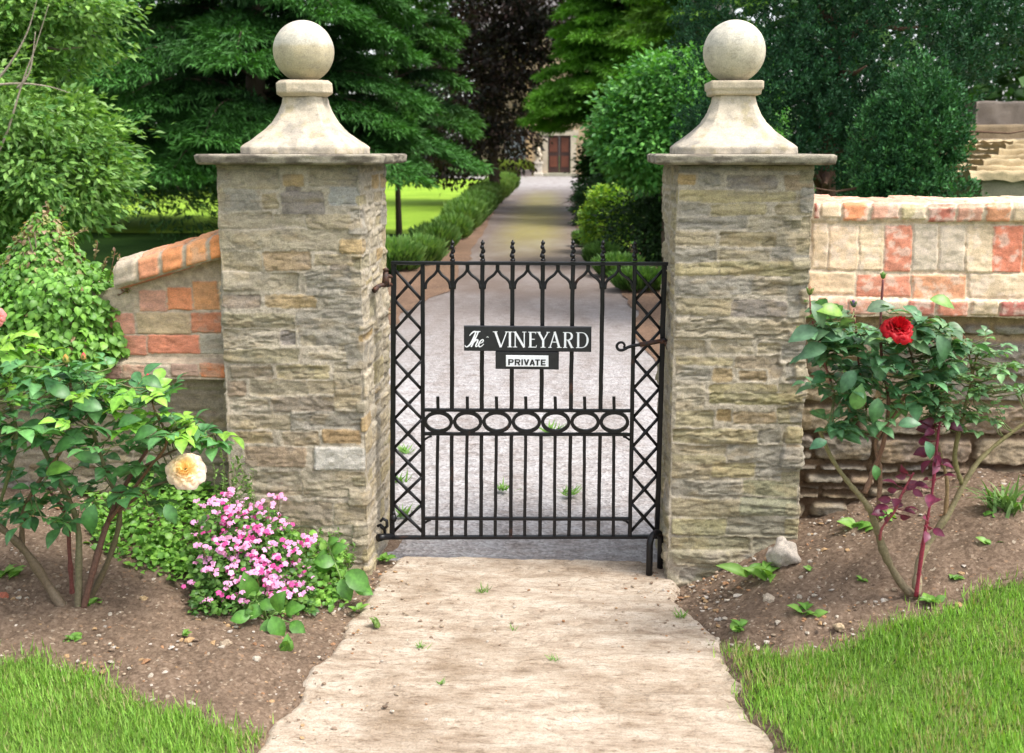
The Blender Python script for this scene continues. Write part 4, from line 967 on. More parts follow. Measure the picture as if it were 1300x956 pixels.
def trunk(root, base, top, r, limbs=6, seed=0, col=(.12, .09, .065), spread=1.0, name='trunk'):
    rg = random.Random(seed); base = np.array(base, float); top = np.array(top, float); mb = MB(); K = 8; pts = []
    for i in range(K + 1):
        t = i / K; pts.append(base + (top - base) * t + np.array([rg.uniform(-1, 1), rg.uniform(-1, 1), 0]) * r * .35 * (0 < i < K))
    mb.tube(pts, [r * (1.35 if i == 0 else 1 - .75 * i / K) for i in range(K + 1)], 10, c=col)
    for j in range(limbs):
        t = rg.uniform(.25, .9); p = base + (top - base) * t; a = rg.uniform(0, 6.28); L = spread * rg.uniform(.6, 1.1)
        q = [p + np.array([math.cos(a), math.sin(a), .45]) * L * s + np.array([0, 0, .15 * math.sin(s * 5)]) for s in (0, .35, .7, 1)]
        mb.tube(q, [r * .45 * (1 - t * .5), r * .3, r * .16, r * .05], 6, c=col)
    return mb.build(name, M_BARK, root, True)
def broadleaf(name, label, cat, base, ells, nclump, per, cr, leaf, c0, c1, seed, trunk_r=.08, top=None, tmpl=T_DIA, gap=.45, gs=2.2, group=None, m=M_LEAF, flat=.5, up=.7, spread=.8, shell=(.5, 1.02), wid=1.0, front=.5, extra=None):
    rng = np.random.default_rng(seed); root = thing(name, label, cat, tuple(base), group)
    top = top if top is not None else (ells[0][0], ells[0][1], ells[0][2]); trunk(root, base, top, trunk_r, 8, seed, spread=spread)
    p, d = crown_pts(rng, ells, nclump, shell, gap, gs, seed, front); n = len(p)
    off = rng.normal(size=(n, per, 3)) * cr * np.array([1, 1, flat])
    C = (p[:, None, :] + off).reshape(-1, 3); dd = np.repeat(d, per, 0); N_ = len(C)
    nn = unit(np.array([0, 0, 1.0]) * up + dd * .5 + rng.normal(size=(N_, 3)) * .45)
    di = unit(unit(off.reshape(-1, 3)) * .8 + dd * .5 + rng.normal(size=(N_, 3)) * .4 - np.array([0, 0, .25]))
    cl = np.repeat(cols(rng, n, c0, c1, .12), per, 0) * (.75 + .5 * rng.random((N_, 1)))
    V, F_, CC = place(C, di, nn, leaf * (.7 + .6 * rng.random(N_)), tmpl, cl, wid)
    mesh_np('crown', V, F_, m, root, CC, smooth=False)
    return root
def conifer(name, label, cat, base, height, rad, zlow, nb, seed, c0, c1, spray=.13, per=6, dens=70, droop=.35, tr=.14, group=None, arc_=None):
    """tiered branches with drooping flat sprays"""
    rng = np.random.default_rng(seed); root = thing(name, label, cat, tuple(base), group); base = np.array(base, float)
    trunk(root, base, base + [0, 0, height], tr, 0, seed); mb = MB(); P0 = []; D0 = []; cc = []
    for k in range(nb):
        t = (k + rng.random()) / nb; z = zlow + (height - zlow) * t ** 1.3; L = rad * (1 - .80 * (z / height) ** 1.1) * rng.uniform(.70, 1.12); a = k * 2.39996 + rng.normal() * .3
        if arc_ and math.cos(a - arc_) < -.55 and rng.random() < .5: continue
        dr = np.array([math.cos(a), math.sin(a), 0]); sd_ = np.array([-dr[1], dr[0], 0]); s = np.linspace(0, 1, 8)
        zz = .22 * L * np.sin(s * 2.0) - droop * L * s ** 2.2
        pts = base + np.array([0, 0, z]) + s[:, None] * dr * L + zz[:, None] * np.array([0, 0, 1.]); mb.tube(list(pts), list(.035 * (1.05 - s)), 5, c=(.10, .075, .055))
        n = int(dens * L); q = rng.random(n) ** .75 * .88 + .14; q = np.clip(q, 0, 1.03); wdt = .34 * L * np.sin(np.clip(q, 0, 1) * 2.9) ** .8 * .9 + .05; lat = rng.uniform(-1, 1, n) * wdt
        c = base + np.array([0, 0, z]) + q[:, None] * dr * L + lat[:, None] * sd_ + (np.interp(q, s, zz) - np.abs(lat) * droop * .9 + rng.normal(size=n) * .025)[:, None] * np.array([0, 0, 1.])
        dd = unit(dr * (.9) + sd_ * np.sign(lat)[:, None] * .65 + np.array([0, 0, -.35]) + rng.normal(size=(n, 3)) * .2)
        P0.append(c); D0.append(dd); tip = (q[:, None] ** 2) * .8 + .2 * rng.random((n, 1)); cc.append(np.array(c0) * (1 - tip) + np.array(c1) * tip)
    mb.build('branches', M_BARK, root, True)
    p = np.concatenate(P0); d = np.concatenate(D0); c = np.concatenate(cc); n = len(p)
    pp = np.repeat(p, per, 0) + rng.normal(size=(n * per, 3)) * spray * .5 * np.array([1, 1, .22]); dd = np.repeat(d, per, 0) + rng.normal(size=(n * per, 3)) * .38; m_ = n * per
    cl = np.repeat(c, per, 0) * (.7 + .6 * rng.random((m_, 1)))
    V, F_, CC = place(pp, dd, unit(np.array([0, 0, 1.]) + rng.normal(size=(m_, 3)) * .35), spray * (.7 + .7 * rng.random(m_)), T_NEED, cl, .95)
    mesh_np('foliage', V, F_, M_NEEDLE, root, CC, smooth=False); return root
def yew(name, label, cat, base, ells, nclump, per, cr, leaf, c0, c1, seed, trunk_r=.15, top=None, gap=.42, gs=3.0, group=None, front=.4, shell=(.45, 1.03), wid=1.2):
    """dense upright tufts"""
    rng = np.random.default_rng(seed); root = thing(name, label, cat, tuple(base), group)
    trunk(root, base, top if top is not None else ells[0][:3], trunk_r, 10, seed, col=(.13, .075, .05), spread=1.1)
    p, d = crown_pts(rng, ells, nclump, shell, gap, gs, seed, front); n = len(p)
    ax = unit(d * .55 + np.array([0, 0, .75]) + rng.normal(size=(n, 3)) * .25)
    C = np.repeat(p, per, 0); A = np.repeat(ax, per, 0); N_ = len(C); h_ = rng.random((N_, 1)) * cr * 1.6; rd = sph(rng, N_)
    C = C + A * h_ + rd * cr * .28; di = unit(A * .8 + rd * .75); cl = np.repeat(cols(rng, n, c0, c1, .15), per, 0)
    k = (h_ / (cr * 1.6)) ** 2; cl = cl * (.6 + .5 * rng.random((N_, 1))) * (1 + .9 * k)
    V, F_, CC = place(C, di, unit(np.cross(di, rng.normal(size=(N_, 3)))), leaf * (.7 + .6 * rng.random(N_)), T_NEED, cl, wid * 2)
    mesh_np('crown', V, F_, M_NEEDLE, root, CC, smooth=False); return root
def gz(u, Y, z): q = P(u, 200, Y); return (q[0], Y, z)

# --- left: light green shrub tree
c = P(40, 190, 5.6); c2 = P(-60, 60, 5.9); c3 = P(60, 40, 6.4)
broadleaf('broadleaf_tree', 'light green leafy tree with arching twigs at the left edge behind the creeper', 'tree', (c[0] - .5, 5.9, -.06),
          [(c[0] - .1, 5.6, c[2] - .1, .74, .8, .58), (c[0] + .30, 5.5, c[2] - .25, .42, .5, .34), (c[0] + .15, 5.4, c[2] + .28, .45, .5, .26), (c[0] - .9, 5.8, c[2] + .2, .9, .9, 1.2), (c3[0] - .15, 6.3, c3[2] + .15, .8, .7, .45)], 2000, 26, .13, .080, (.085, .21, .045), (.25, .42, .10), 11, .06, (c[0] - .4, 5.9, 2.6), gap=.44, gs=3.6, wid=.8, shell=(.35, 1.22), flat=.35)
# bare twigs in it
tw = MB()
for pts in ([(0, 250), (40, 110), (85, 30), (110, -20)], [(0, 195), (30, 120), (70, 75), (120, 30)], [(-10, 308), (70, 110), (60, 108), (92, 112)], [(20, 190), (38, 130), (45, 70), (60, 0)]):
    pass
for pts in ([(-20, 230), (8, 170), (30, 100), (45, 60), (62, 5)], [(-20, 120), (12, 82), (35, 40), (48, -5)], [(-10, 108), (28, 106), (62, 110), (88, 118)], [(22, 112), (38, 90), (45, 40)]):
    q = spline([P(a, b, 4.75) for a, b in pts], 5); tw.tube(q, [.011 * (1.1 - i / len(q)) for i in range(len(q))], 6, c=(.34, .28, .22))
for o in [x for x in bpy.data.objects if x.name == 'broadleaf_tree']: tw.build('bare_twigs', M_BARK, o, True)
# --- cedars
b = gz(330, 14.5, -.06)
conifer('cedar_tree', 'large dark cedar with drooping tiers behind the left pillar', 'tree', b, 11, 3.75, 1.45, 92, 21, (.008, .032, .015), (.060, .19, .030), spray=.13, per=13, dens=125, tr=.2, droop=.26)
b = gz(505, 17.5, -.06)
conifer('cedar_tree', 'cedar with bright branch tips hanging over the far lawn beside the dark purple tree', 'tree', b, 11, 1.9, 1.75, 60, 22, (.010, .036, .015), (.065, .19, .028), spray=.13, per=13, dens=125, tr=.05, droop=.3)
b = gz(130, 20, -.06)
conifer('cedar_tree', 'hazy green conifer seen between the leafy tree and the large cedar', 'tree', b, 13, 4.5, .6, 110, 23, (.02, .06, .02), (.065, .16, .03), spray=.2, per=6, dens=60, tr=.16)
# --- copper beech
b = gz(628, 31, -.06)
broadleaf('beech_tree', 'dark purple copper beech hanging over the drive left of the house door', 'tree', b, [(b[0], 31, 5.0, 1.75, 2.0, 4.2), (b[0] - 1.4, 31, 3.2, 1.8, 2, 2.6), (b[0] + .55, 30, 6.8, 2.2, 1.6, 3.2), (b[0] + 1.5, 30, 7.4, 1.5, 1.6, 3.2)], 1300, 26, .22, .17, (.016, .022, .016), (.075, .042, .036), 31, .2, (b[0], 31, 6), gap=.36, gs=.9, group=None)
# --- conifers right of the drive
b = gz(795, 26, -.06)
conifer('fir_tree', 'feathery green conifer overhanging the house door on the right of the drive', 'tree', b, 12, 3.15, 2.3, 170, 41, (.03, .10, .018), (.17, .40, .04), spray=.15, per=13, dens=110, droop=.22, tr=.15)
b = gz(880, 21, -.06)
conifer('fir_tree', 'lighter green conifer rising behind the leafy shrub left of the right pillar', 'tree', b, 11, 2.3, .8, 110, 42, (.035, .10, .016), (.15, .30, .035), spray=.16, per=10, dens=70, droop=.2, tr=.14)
# --- bright shrub next to right pillar
b = gz(850, 12, -.06); c = P(835, 168, 12)
broadleaf('leafy_shrub', 'bright green broad leaved shrub overhanging the drive beside the right pillar', 'shrub', b, [(c[0] - .05, 12, c[2] - .02, .80, .8, .75), (c[0] + .35, 12, c[2] + .55, .85, .8, .55), (c[0] + .9, 12.2, c[2] + .2, .8, .8, 1.0)], 1200, 26, .12, .085, (.055, .20, .045), (.16, .40, .08), 51, .05, (c[0], 12, c[2]), gap=.38, gs=2.2, wid=1.1)
b = gz(775, 14, -.06); c = P(772, 262, 14)
broadleaf('golden_shrub', 'rounded golden yellow leaved shrub at the right edge of the drive', 'shrub', b, [(c[0], 14, .52, .40, .42, .58)], 420, 24, .06, .055, (.10, .26, .03), (.36, .52, .05), 52, .03, (c[0], 14, .5), gap=.25, gs=5, wid=1.2)
b = gz(822, 12.4, -.06)
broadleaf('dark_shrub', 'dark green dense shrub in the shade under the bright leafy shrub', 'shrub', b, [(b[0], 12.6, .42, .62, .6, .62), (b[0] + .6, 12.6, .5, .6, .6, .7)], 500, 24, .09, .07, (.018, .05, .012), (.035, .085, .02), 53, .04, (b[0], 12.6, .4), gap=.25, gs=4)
b = gz(737, 20.5, -.06)
broadleaf('box_bush', 'clipped dark box bush at the drive edge beyond the golden shrub', 'shrub', b, [(b[0] + .05, 20.6, .42, .24, .35, .52), (b[0] + .35, 20.8, .5, .25, .3, .6)], 260, 20, .05, .06, (.012, .045, .012), (.03, .085, .02), 54, .03, (b[0], 20.6, .4), gap=.2, gs=5)
b = gz(758, 27, -.06)
broadleaf('box_bush', 'tall dark evergreen bush just right of the house door', 'shrub', b, [(b[0] + .1, 27, 1.0, .55, .5, 1.2)], 300, 24, .12, .12, (.015, .05, .01), (.05, .12, .02), 55, .05, (b[0], 27, 1.0), gap=.25, gs=3)
# --- right: big yew, upright yew
c = P(1050, 60, 6.8)
yew('yew_tree', 'huge dark yew filling the view behind the right pillar', 'tree', (c[0] + .1, 7.0, -.06), [(c[0] - .55, 6.8, c[2] + .1, .95, .9, 1.35), (c[0] + .5, 7.0, c[2] + .2, 1.15, .9, 1.2), (c[0] - .3, 7.1, c[2] - .75, 1.1, .8, .7), (c[0] + 1.5, 7.4, c[2] + .45, 1.0, .8, .75), (c[0] + .4, 7.2, c[2] + 1.7, 1.7, 1, 1)], 11500, 14, .055, .036, (.011, .045, .020), (.030, .10, .038), 61, .13, (c[0] + .1, 7.0, 3.2), gap=.42, gs=3.2)
c = P(1165, 170, 5.2)
yew('yew_tree', 'upright pointed yew with bright tips in front of the huge dark yew', 'tree', (c[0], 5.4, -.06), [(c[0] - .02, 5.2, c[2] - .05, .30, .3, .62), (c[0] + .18, 5.25, c[2] + .0, .22, .25, .45), (c[0] - .22, 5.25, c[2] - .22, .28, .3, .5), (c[0] + .05, 5.2, c[2] - .55, .45, .35, .45)], 2400, 14, .05, .034, (.016, .065, .024), (.05, .15, .042), 62, .05, (c[0], 5.4, c[2]), gap=.30, gs=4.5)
# --- woodland far behind closing the view
def woodland():
    rng = np.random.default_rng(77); V = []
    n = 5200; x = np.concatenate([rng.uniform(-48, -6, n // 2), rng.uniform(5.5, 40, n - n // 2)]); y = rng.uniform(34, 50, n); z = rng.uniform(.3, 12, n) ** 1.0
    y = np.where(x < -6, y + 22, y - 8)
    p = np.stack([x, y, z], 1); keep = fbm(x * .35, y * .3, z * .45, seed=9) > .36; p = p[keep]; n = len(p); per = 14
    C = np.repeat(p, per, 0) + rng.normal(size=(n * per, 3)) * .55; N_ = len(C)
    cl = np.repeat(cols(rng, n, (.015, .05, .012), (.05, .12, .022), .15), per, 0) * (.7 + .6 * rng.random((N_, 1)))
    v, f, c = place(C, sph(rng, N_) - [0, 0, .2], unit(np.array([0, -.3, 1.]) + rng.normal(size=(N_, 3)) * .5), .45 * (.7 + .6 * rng.random(N_)), T_DIA, cl, 1.3)
    o = mesh_np('woodland', v, f, M_NEEDLE, None, c, smooth=False); tag(o, 'distant dark green woodland closing the view behind the garden trees', 'woodland', None, 'stuff')
woodland()
def hedge_row(name, label, cat, pts, seed, leaf=.10, c0=(.10, .22, .05), c1=(.22, .36, .10), group=None):
    rng = np.random.default_rng(seed); pts = np.array(pts, float)
    root = thing(name, label, cat, (pts[0][0], pts[0][1], 0), group); P0 = []; D0 = []
    for (x, y, r, h_) in pts:
        n = int(1500 * r * r / .12) + 300; a = rng.random(n) * 6.283; q = np.sqrt(rng.random(n)) * r; d = np.stack([np.cos(a) * q / r, np.sin(a) * q / r, np.full(n, 1.0)], 1)
        P0.append(np.stack([x + np.cos(a) * q * .75, y + np.sin(a) * q * .75, rng.random(n) * .75 * h_ * (1 - .3 * (q / r) ** 2)], 1)); D0.append(unit(d * np.array([.8, .8, 1]) + rng.normal(size=(n, 3)) * .18))
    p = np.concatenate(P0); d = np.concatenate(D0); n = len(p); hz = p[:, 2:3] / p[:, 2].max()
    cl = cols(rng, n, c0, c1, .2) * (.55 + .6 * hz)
    V, F_, CC = place(p, d, unit(np.cross(d, rng.normal(size=(n, 3)))), leaf * 1.6 * (.7 + .6 * rng.random(n)), T_NEED, cl, 1.2)
    mesh_np('leaves', V, F_, M_GRASS, root, CC, smooth=False)
    return root
def lp(u, v, r, h_): q = G(u, v); return (q[0], q[1], r, h_)
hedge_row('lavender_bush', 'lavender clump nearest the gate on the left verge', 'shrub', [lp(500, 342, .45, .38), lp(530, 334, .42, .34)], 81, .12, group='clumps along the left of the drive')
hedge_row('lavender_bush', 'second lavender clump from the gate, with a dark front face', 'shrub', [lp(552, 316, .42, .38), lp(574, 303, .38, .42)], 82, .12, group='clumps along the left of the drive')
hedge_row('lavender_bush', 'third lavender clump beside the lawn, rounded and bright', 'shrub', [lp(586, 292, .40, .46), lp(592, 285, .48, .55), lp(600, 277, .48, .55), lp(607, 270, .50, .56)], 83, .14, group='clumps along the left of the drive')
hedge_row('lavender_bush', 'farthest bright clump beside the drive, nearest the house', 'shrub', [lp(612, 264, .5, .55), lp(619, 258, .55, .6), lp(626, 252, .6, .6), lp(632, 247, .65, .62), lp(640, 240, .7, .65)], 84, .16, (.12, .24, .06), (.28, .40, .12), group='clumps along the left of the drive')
hedge_row('border_plants', 'low green plants at the right edge of the drive below the golden shrub', 'plant', [lp(765, 335, .3, .28), lp(785, 350, .35, .25), lp(812, 368, .38, .22), lp(748, 312, .3, .25)], 85, .09, (.06, .15, .03), (.14, .26, .06))

# --- house at the end of the drive
M_HOUSE = mat_stone('house_limestone', fine=6, amp=(.85, 1.12), bstr=.2, bd=.02, med=2, pit=.85)
HY = 68.0
def hx(u): return P(u, 200, HY)[0]
def hz_(v): return P(700, v, HY)[2]
house = thing('stone_house', 'tan stone house with a brown double door at the end of the drive', 'house', (hx(710), HY, 0))
mb = MB(); x0, x1, dx0, dx1, dz = hx(668), hx(930), hx(695.5), hx(724.5), 2.55
tn = (.46, .35, .23)
mb.box((x0, HY, -.1), (dx0 - .35, HY + 8, 9.2), tn); mb.box((dx1 + .35, HY, -.1), (x1, HY + 8, 9.2), tn); mb.box((dx0 - .35, HY + .001, dz + .3), (dx1 + .35, HY + 8, 9.2), tn); mb.box((hx(600), HY + 2.2, -.1), (x0, HY + 8, 8.4), (.50, .38, .25))
mb.build('wall', M_HOUSE, house)
mb = MB()
for a, b in ((dx0 - .35, dx0), (dx1, dx1 + .35)): mb.box((a, HY - .12, 0), (b, HY + .1, dz), (.56, .48, .38))
mb.box((dx0 - .5, HY - .16, dz), (dx1 + .5, HY + .1, dz + .35), (.56, .48, .38)); mb.box((x0 - .02, HY - .1, 0), (x0 + .35, HY + .1, 6), (.52, .36, .20))
mb.build('door_surround', M_HOUSE, house)
M_DOOR = mat_attr('door_wood', .5, .4, nz=3, amp=(.8, 1.2))
mid = (dx0 + dx1) / 2
for a, b in ((dx0 + .01, mid - .01), (mid + .01, dx1 - .01)):
    mb = MB(); mb.box((a, HY + .05, .18), (b, HY + .12, dz), (.050, .022, .018)); dr = mb.build('door', M_DOOR, house)
    for z0, z1 in ((.55, 1.25), (1.5, 2.4)):
        mb = MB(); mb.box((a + .12, HY + .02, z0), (b - .12, HY + .055, z1), (.13, .040, .022)); mb.build('panel', M_DOOR, dr)
mb = MB(); mb.box((dx0 - .6, HY - .7, -.02), (dx1 + .5, HY + .05, .17), (.5, .44, .36)); mb.build('doorstep', M_HOUSE, house)
mb = MB(); X0, X1 = hx(590), x1; mb.add([(X0, HY - .3, 9.1), (X1, HY - .3, 9.1), (X1, HY + 4, 12.5), (X0, HY + 4, 12.5), (X0, HY + 8.3, 9.1), (X1, HY + 8.3, 9.1)], [(0, 1, 2, 3), (3, 2, 5, 4), (0, 3, 4), (1, 5, 2), (0, 4, 5, 1)], (.13, .12, .12)); mb.build('roof', M_HOUSE, house)
M_GLASS = mat_flat('pale_reflection_glass', (.55, .62, .75), .1)  # pale reflection painted into the glass colour
mb = MB(); mb.box((hx(640), HY + 2.05, .9), (hx(664), HY + 2.15, 2.9)); wn = mb.build('window', M_GLASS, house)
mb = MB()
for k in range(5):
    xx = hx(640) + (hx(664) - hx(640)) * k / 4; mb.box((xx - .04, HY + 1.98, .85), (xx + .04, HY + 2.045, 2.95), (.75, .75, .75))
mb.box((hx(639.5), HY + 1.97, .8), (hx(664.5), HY + 2.046, .9), (.75, .75, .75)); mb.build('frame', M_PLAIN, wn)
# pedestal with carved ornament
pd = thing('stone_pedestal', 'pale stone pedestal with a carved ornament left of the house door', 'pedestal', (hx(683.5), HY - 1.2, 0))
px_ = hx(683.5) * (HY - 1.2 + 4.08) / (HY + 4.08) + 0.0
loft('plinth', px_, HY - 1.2, [(0, 0, 0, 0), (0, .30, .30, .02), (.18, .30, .30, .02), (.2, .24, .24, .02), (.75, .22, .22, .02), (.78, .30, .30, .02), (.9, .30, .30, .02), (.91, 0, 0, 0)], M_HOUSE, pd, (.60, .54, .46), 91, n=60)
loft('ornament', px_, HY - 1.2, [(.905, .2, .2, .1), (1.1, .14, .14, .08), (1.2, .2, .2, .15), (1.35, .23, .23, .16), (1.5, .14, .14, .1), (1.55, .16, .16, .12), (1.7, .15, .15, .12), (1.78, .05, .05, .04), (1.79, 0, 0, 0)], M_HOUSE, pd, (.58, .50, .40), 92, n=60, amp=.02)
pt = thing('planter_box', 'low grey stone planter beside the pedestal near the house', 'planter', (hx(669), HY - 1.6, 0))
mb = MB(); xx = hx(669) * (HY - 1.6 + 4.08) / (HY + 4.08); mb.box((xx - .36, HY - 1.8, -.02), (xx + .30, HY - 1.3, .32), (.24, .20, .19)); mb.box((xx - .40, HY - 1.84, .32), (xx + .34, HY - 1.26, .39), (.28, .24, .22)); mb.build('trough', M_HOUSE, pt)
hedge_row('border_plants', 'yellow green border below the pale window of the house', 'plant', [(hx(u), HY - .5, .9, 1.0) for u in (640, 652, 662)], 86, .2, (.20, .28, .06), (.35, .42, .12))

# --- church-like outbuilding at the right edge
ob = thing('stone_outbuilding', 'small outbuilding with a stepped mossy stone roof at the right edge', 'outbuilding', (2.9, 7, 0))
YB = 6.4
def block(name, u0, u1, v0, v1, y0, y1, col, seed, m=M_STONE, parent=ob, amp=.02):
    a = P(u0, v1, y0); b = P(u1, v0, y0); x0, x1, z0, z1 = a[0], b[0], a[2], b[2]
    r = .03; nx = max(3, int((x1 - x0) / r)); nz = max(3, int((z1 - z0) / r)); ny = max(3, int((y1 - y0) / .08))
    pr = [(y0, z0)] + [(y0, z0 + (z1 - z0) * k / nz) for k in range(1, nz + 1)] + [(y0 + (y1 - y0) * k / ny, z1) for k in range(1, ny + 1)]
    pr = np.array(pr); xs = np.linspace(x0, x1, nx); S, K = np.meshgrid(xs, np.arange(len(pr))); Yv = pr[K, 0]; Z = pr[K, 1]
    n = (fbm(S * 9, Yv * 9, Z * 9, seed=seed) - .5) * 2 * amp
    V = np.stack([S.ravel(), (Yv - n).ravel(), (Z + n).ravel()], 1); C = np.array(col)[None] * (.65 + .7 * fbm(S * 6, Yv * 6, Z * 10, seed=seed + 1)).ravel()[:, None]
    f = [grid_faces(len(pr), nx, False)]; I = np.arange(len(V)).reshape(len(pr), nx); n0 = len(V)
    ex = np.array([[x0, y1, z0], [x1, y1, z0]]); V = np.concatenate([V, ex]); C = np.concatenate([C, C[:2]])
    f.append(np.concatenate([[n0], I[::-1, 0]])[None]); f.append(np.concatenate([I[:, -1], [n0 + 1]])[None])
    return mesh_np(name, V, f, m, parent, C)
block('wall', 1233, 1420, 226, 420, YB + .03, YB + 2.4, (.34, .31, .22), 1, amp=.015)
rows_ = [(1232, 219, 228, .0), (1240, 211, 219.5, .16), (1249, 203.5, 211.5, .32), (1258, 196.5, 204, .48), (1267, 190, 197, .64), (1277, 184, 190.5, .80), (1286, 178, 184.5, .96)]
for i, (u0, v0, v1, dy) in enumerate(rows_):
    sh_ = (YB + dy + 4.08) / (YB + 4.08)
    block('roof_course', u0, 1430, v0, v1 + 1.5, YB - .05 + dy, YB + 2.4, (.52, .41, .25), 30 + i, amp=.035)
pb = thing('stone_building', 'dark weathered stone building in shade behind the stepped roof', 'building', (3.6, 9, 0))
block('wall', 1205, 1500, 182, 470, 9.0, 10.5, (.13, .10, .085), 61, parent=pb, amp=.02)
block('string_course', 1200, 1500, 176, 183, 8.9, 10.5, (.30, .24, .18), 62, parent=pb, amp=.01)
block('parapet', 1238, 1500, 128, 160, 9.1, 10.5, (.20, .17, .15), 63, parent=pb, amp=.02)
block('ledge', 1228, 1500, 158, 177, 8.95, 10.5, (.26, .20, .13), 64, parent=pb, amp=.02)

# ================================================================== NEAR PLANTS
def compound(rng, base, d, L, leaf, nl=5):
    """rose leaf: rachis with paired leaflets; returns centres, dirs, normals, sizes"""
    d = unit(np.array(d, float)); side = unit(np.cross(d, [0, 0, 1.0]) + rng.normal(size=3) * .15); up = np.cross(side, d)
    C = []; D_ = []; N_ = []; S_ = []
    k = (nl - 1) // 2
    for i in range(k):
        t = .35 + .5 * i / max(1, k - .2)
        for sg in (-1, 1):
            C.append(base + d * L * t); D_.append(unit(side * sg * .95 + d * .55 + rng.normal(size=3) * .12)); N_.append(unit(up + rng.normal(size=3) * .22)); S_.append(leaf * rng.uniform(.7, .95))
    C.append(base + d * L); D_.append(d + rng.normal(size=3) * .1 - np.array([0, 0, .15])); N_.append(unit(up + rng.normal(size=3) * .2)); S_.append(leaf * rng.uniform(.95, 1.15))
    return C, D_, N_, S_
class Bush:
    def __init__(s, root, seed): s.root = root; s.rng = np.random.default_rng(seed); s.L = []; s.tw = MB()
    def stem(s, px, ys, r0, r1, c0, c1=None, leafy=None, name='stem', m=M_STEM, thorn=0):
        c1 = c1 or c0; pts = spline([P(u, v, y) for (u, v), y in zip(px, ys)], 6); n = len(pts); mb = MB()
        rad = [r0 + (r1 - r0) * i / (n - 1) for i in range(n)]
        rad = [r * (1 + .12 * s.rng.normal()) for r in rad]
        cs = [tuple(np.array(c0) * (1 - i / (n - 1)) + np.array(c1) * i / (n - 1)) for i in range(n)]
        mb.tube(pts, rad, 8, cols=cs)
        for _ in range(thorn):
            i = s.rng.integers(1, n - 1); a = s.rng.random() * 6.28; dd = np.array([math.cos(a), math.sin(a), -.3]); mb.tube([pts[i], pts[i] + dd * (rad[i] + .006)], [.0025, .0004], 4, c=cs[i])
        mb.build(name, m, s.root, True); return pts
    def leaves_on(s, pts, n, t0, L, leaf, cc, nl=5, upb=.3, key='a'):
        rng = s.rng
        for _ in range(n):
            i = int((t0 + (1 - t0) * rng.random()) * (len(pts) - 1)); a = rng.random() * 6.283
            d = np.array([math.cos(a), math.sin(a) * .8, upb + .35 * rng.normal()]); ll = L * rng.uniform(.6, 1.2); b = pts[i]
            C, D_, N_, S_ = compound(rng, b, d, ll, leaf * rng.uniform(.75, 1.15), nl)
            s.tw.tube([b, b + unit(np.array(d)) * ll * .5, b + unit(np.array(d)) * ll], [.0018, .0014, .0009], 5, c=(.16, .20, .06))
            t = rng.random(); col = (np.array(cc[0]) * (1 - t) + np.array(cc[1]) * t) * rng.uniform(.75, 1.25)
            for c_, d_, n_, s_ in zip(C, D_, N_, S_): s.L.append((c_, d_, n_, s_, col * rng.uniform(.88, 1.12)))
    def cloud(s, reg, n, L, leaf, cc, nl=5, dirup=.1, anchors=None):
        """compound leaves filling a region given as pixel ellipses with depth range"""
        rng = s.rng
        for _ in range(n):
            (u, v, ru, rv, y0, y1) = reg[rng.integers(len(reg))]
            a = rng.random() * 6.283; q = rng.random() ** .5; b = P(u + ru * q * math.cos(a), v + rv * q * math.sin(a), rng.uniform(y0, y1))
            a = rng.random() * 6.283; d = np.array([math.cos(a), math.sin(a) * .9 - .25, dirup + .3 * rng.normal()]); ll = L * rng.uniform(.6, 1.2)
            C, D_, N_, S_ = compound(rng, b, d, ll, leaf * rng.uniform(.7, 1.15), nl)
            s.tw.tube([b, b + unit(d) * ll], [.0018, .001], 4, c=(.14, .20, .05))
            if anchors is not None:
                k = np.argmin(np.linalg.norm(anchors - b, axis=1)); an = anchors[k]; mp = (an + b) / 2 + np.array([0, 0, -.01]); s.tw.tube([an, mp, b], [.0026, .0022, .0018], 5, c=(.15, .16, .06))
            t = rng.random(); col = (np.array(cc[0]) * (1 - t) + np.array(cc[1]) * t) * rng.uniform(.75, 1.2)
            for c_, d_, n_, s_ in zip(C, D_, N_, S_): s.L.append((c_, d_, n_, s_, col * rng.uniform(.88, 1.12)))
    def leaf(s, u, v, y, size, ang, col, nrm=(0, -.6, .7)):
        """one single leaf: pixel of its base, angle of the tip in the picture plane"""
        a = R(ang); s.L.append((P(u, v, y), np.array([math.cos(a), -.15, math.sin(a)]), unit(np.array(nrm, float)), size, np.array(col)))
    def finish(s, m=M_GLOSSY, name='foliage'):
        A = s.L; V, F_, C = place(np.array([a[0] for a in A]), np.array([a[1] for a in A]), np.array([a[2] for a in A]), np.array([a[3] for a in A]), T_LEAF, np.array([a[4] for a in A]))
        mesh_np(name, V, F_, m, s.root, C); s.L = []
        if s.tw.v: s.tw.build('twigs', M_STEM, s.root, True); s.tw = MB()
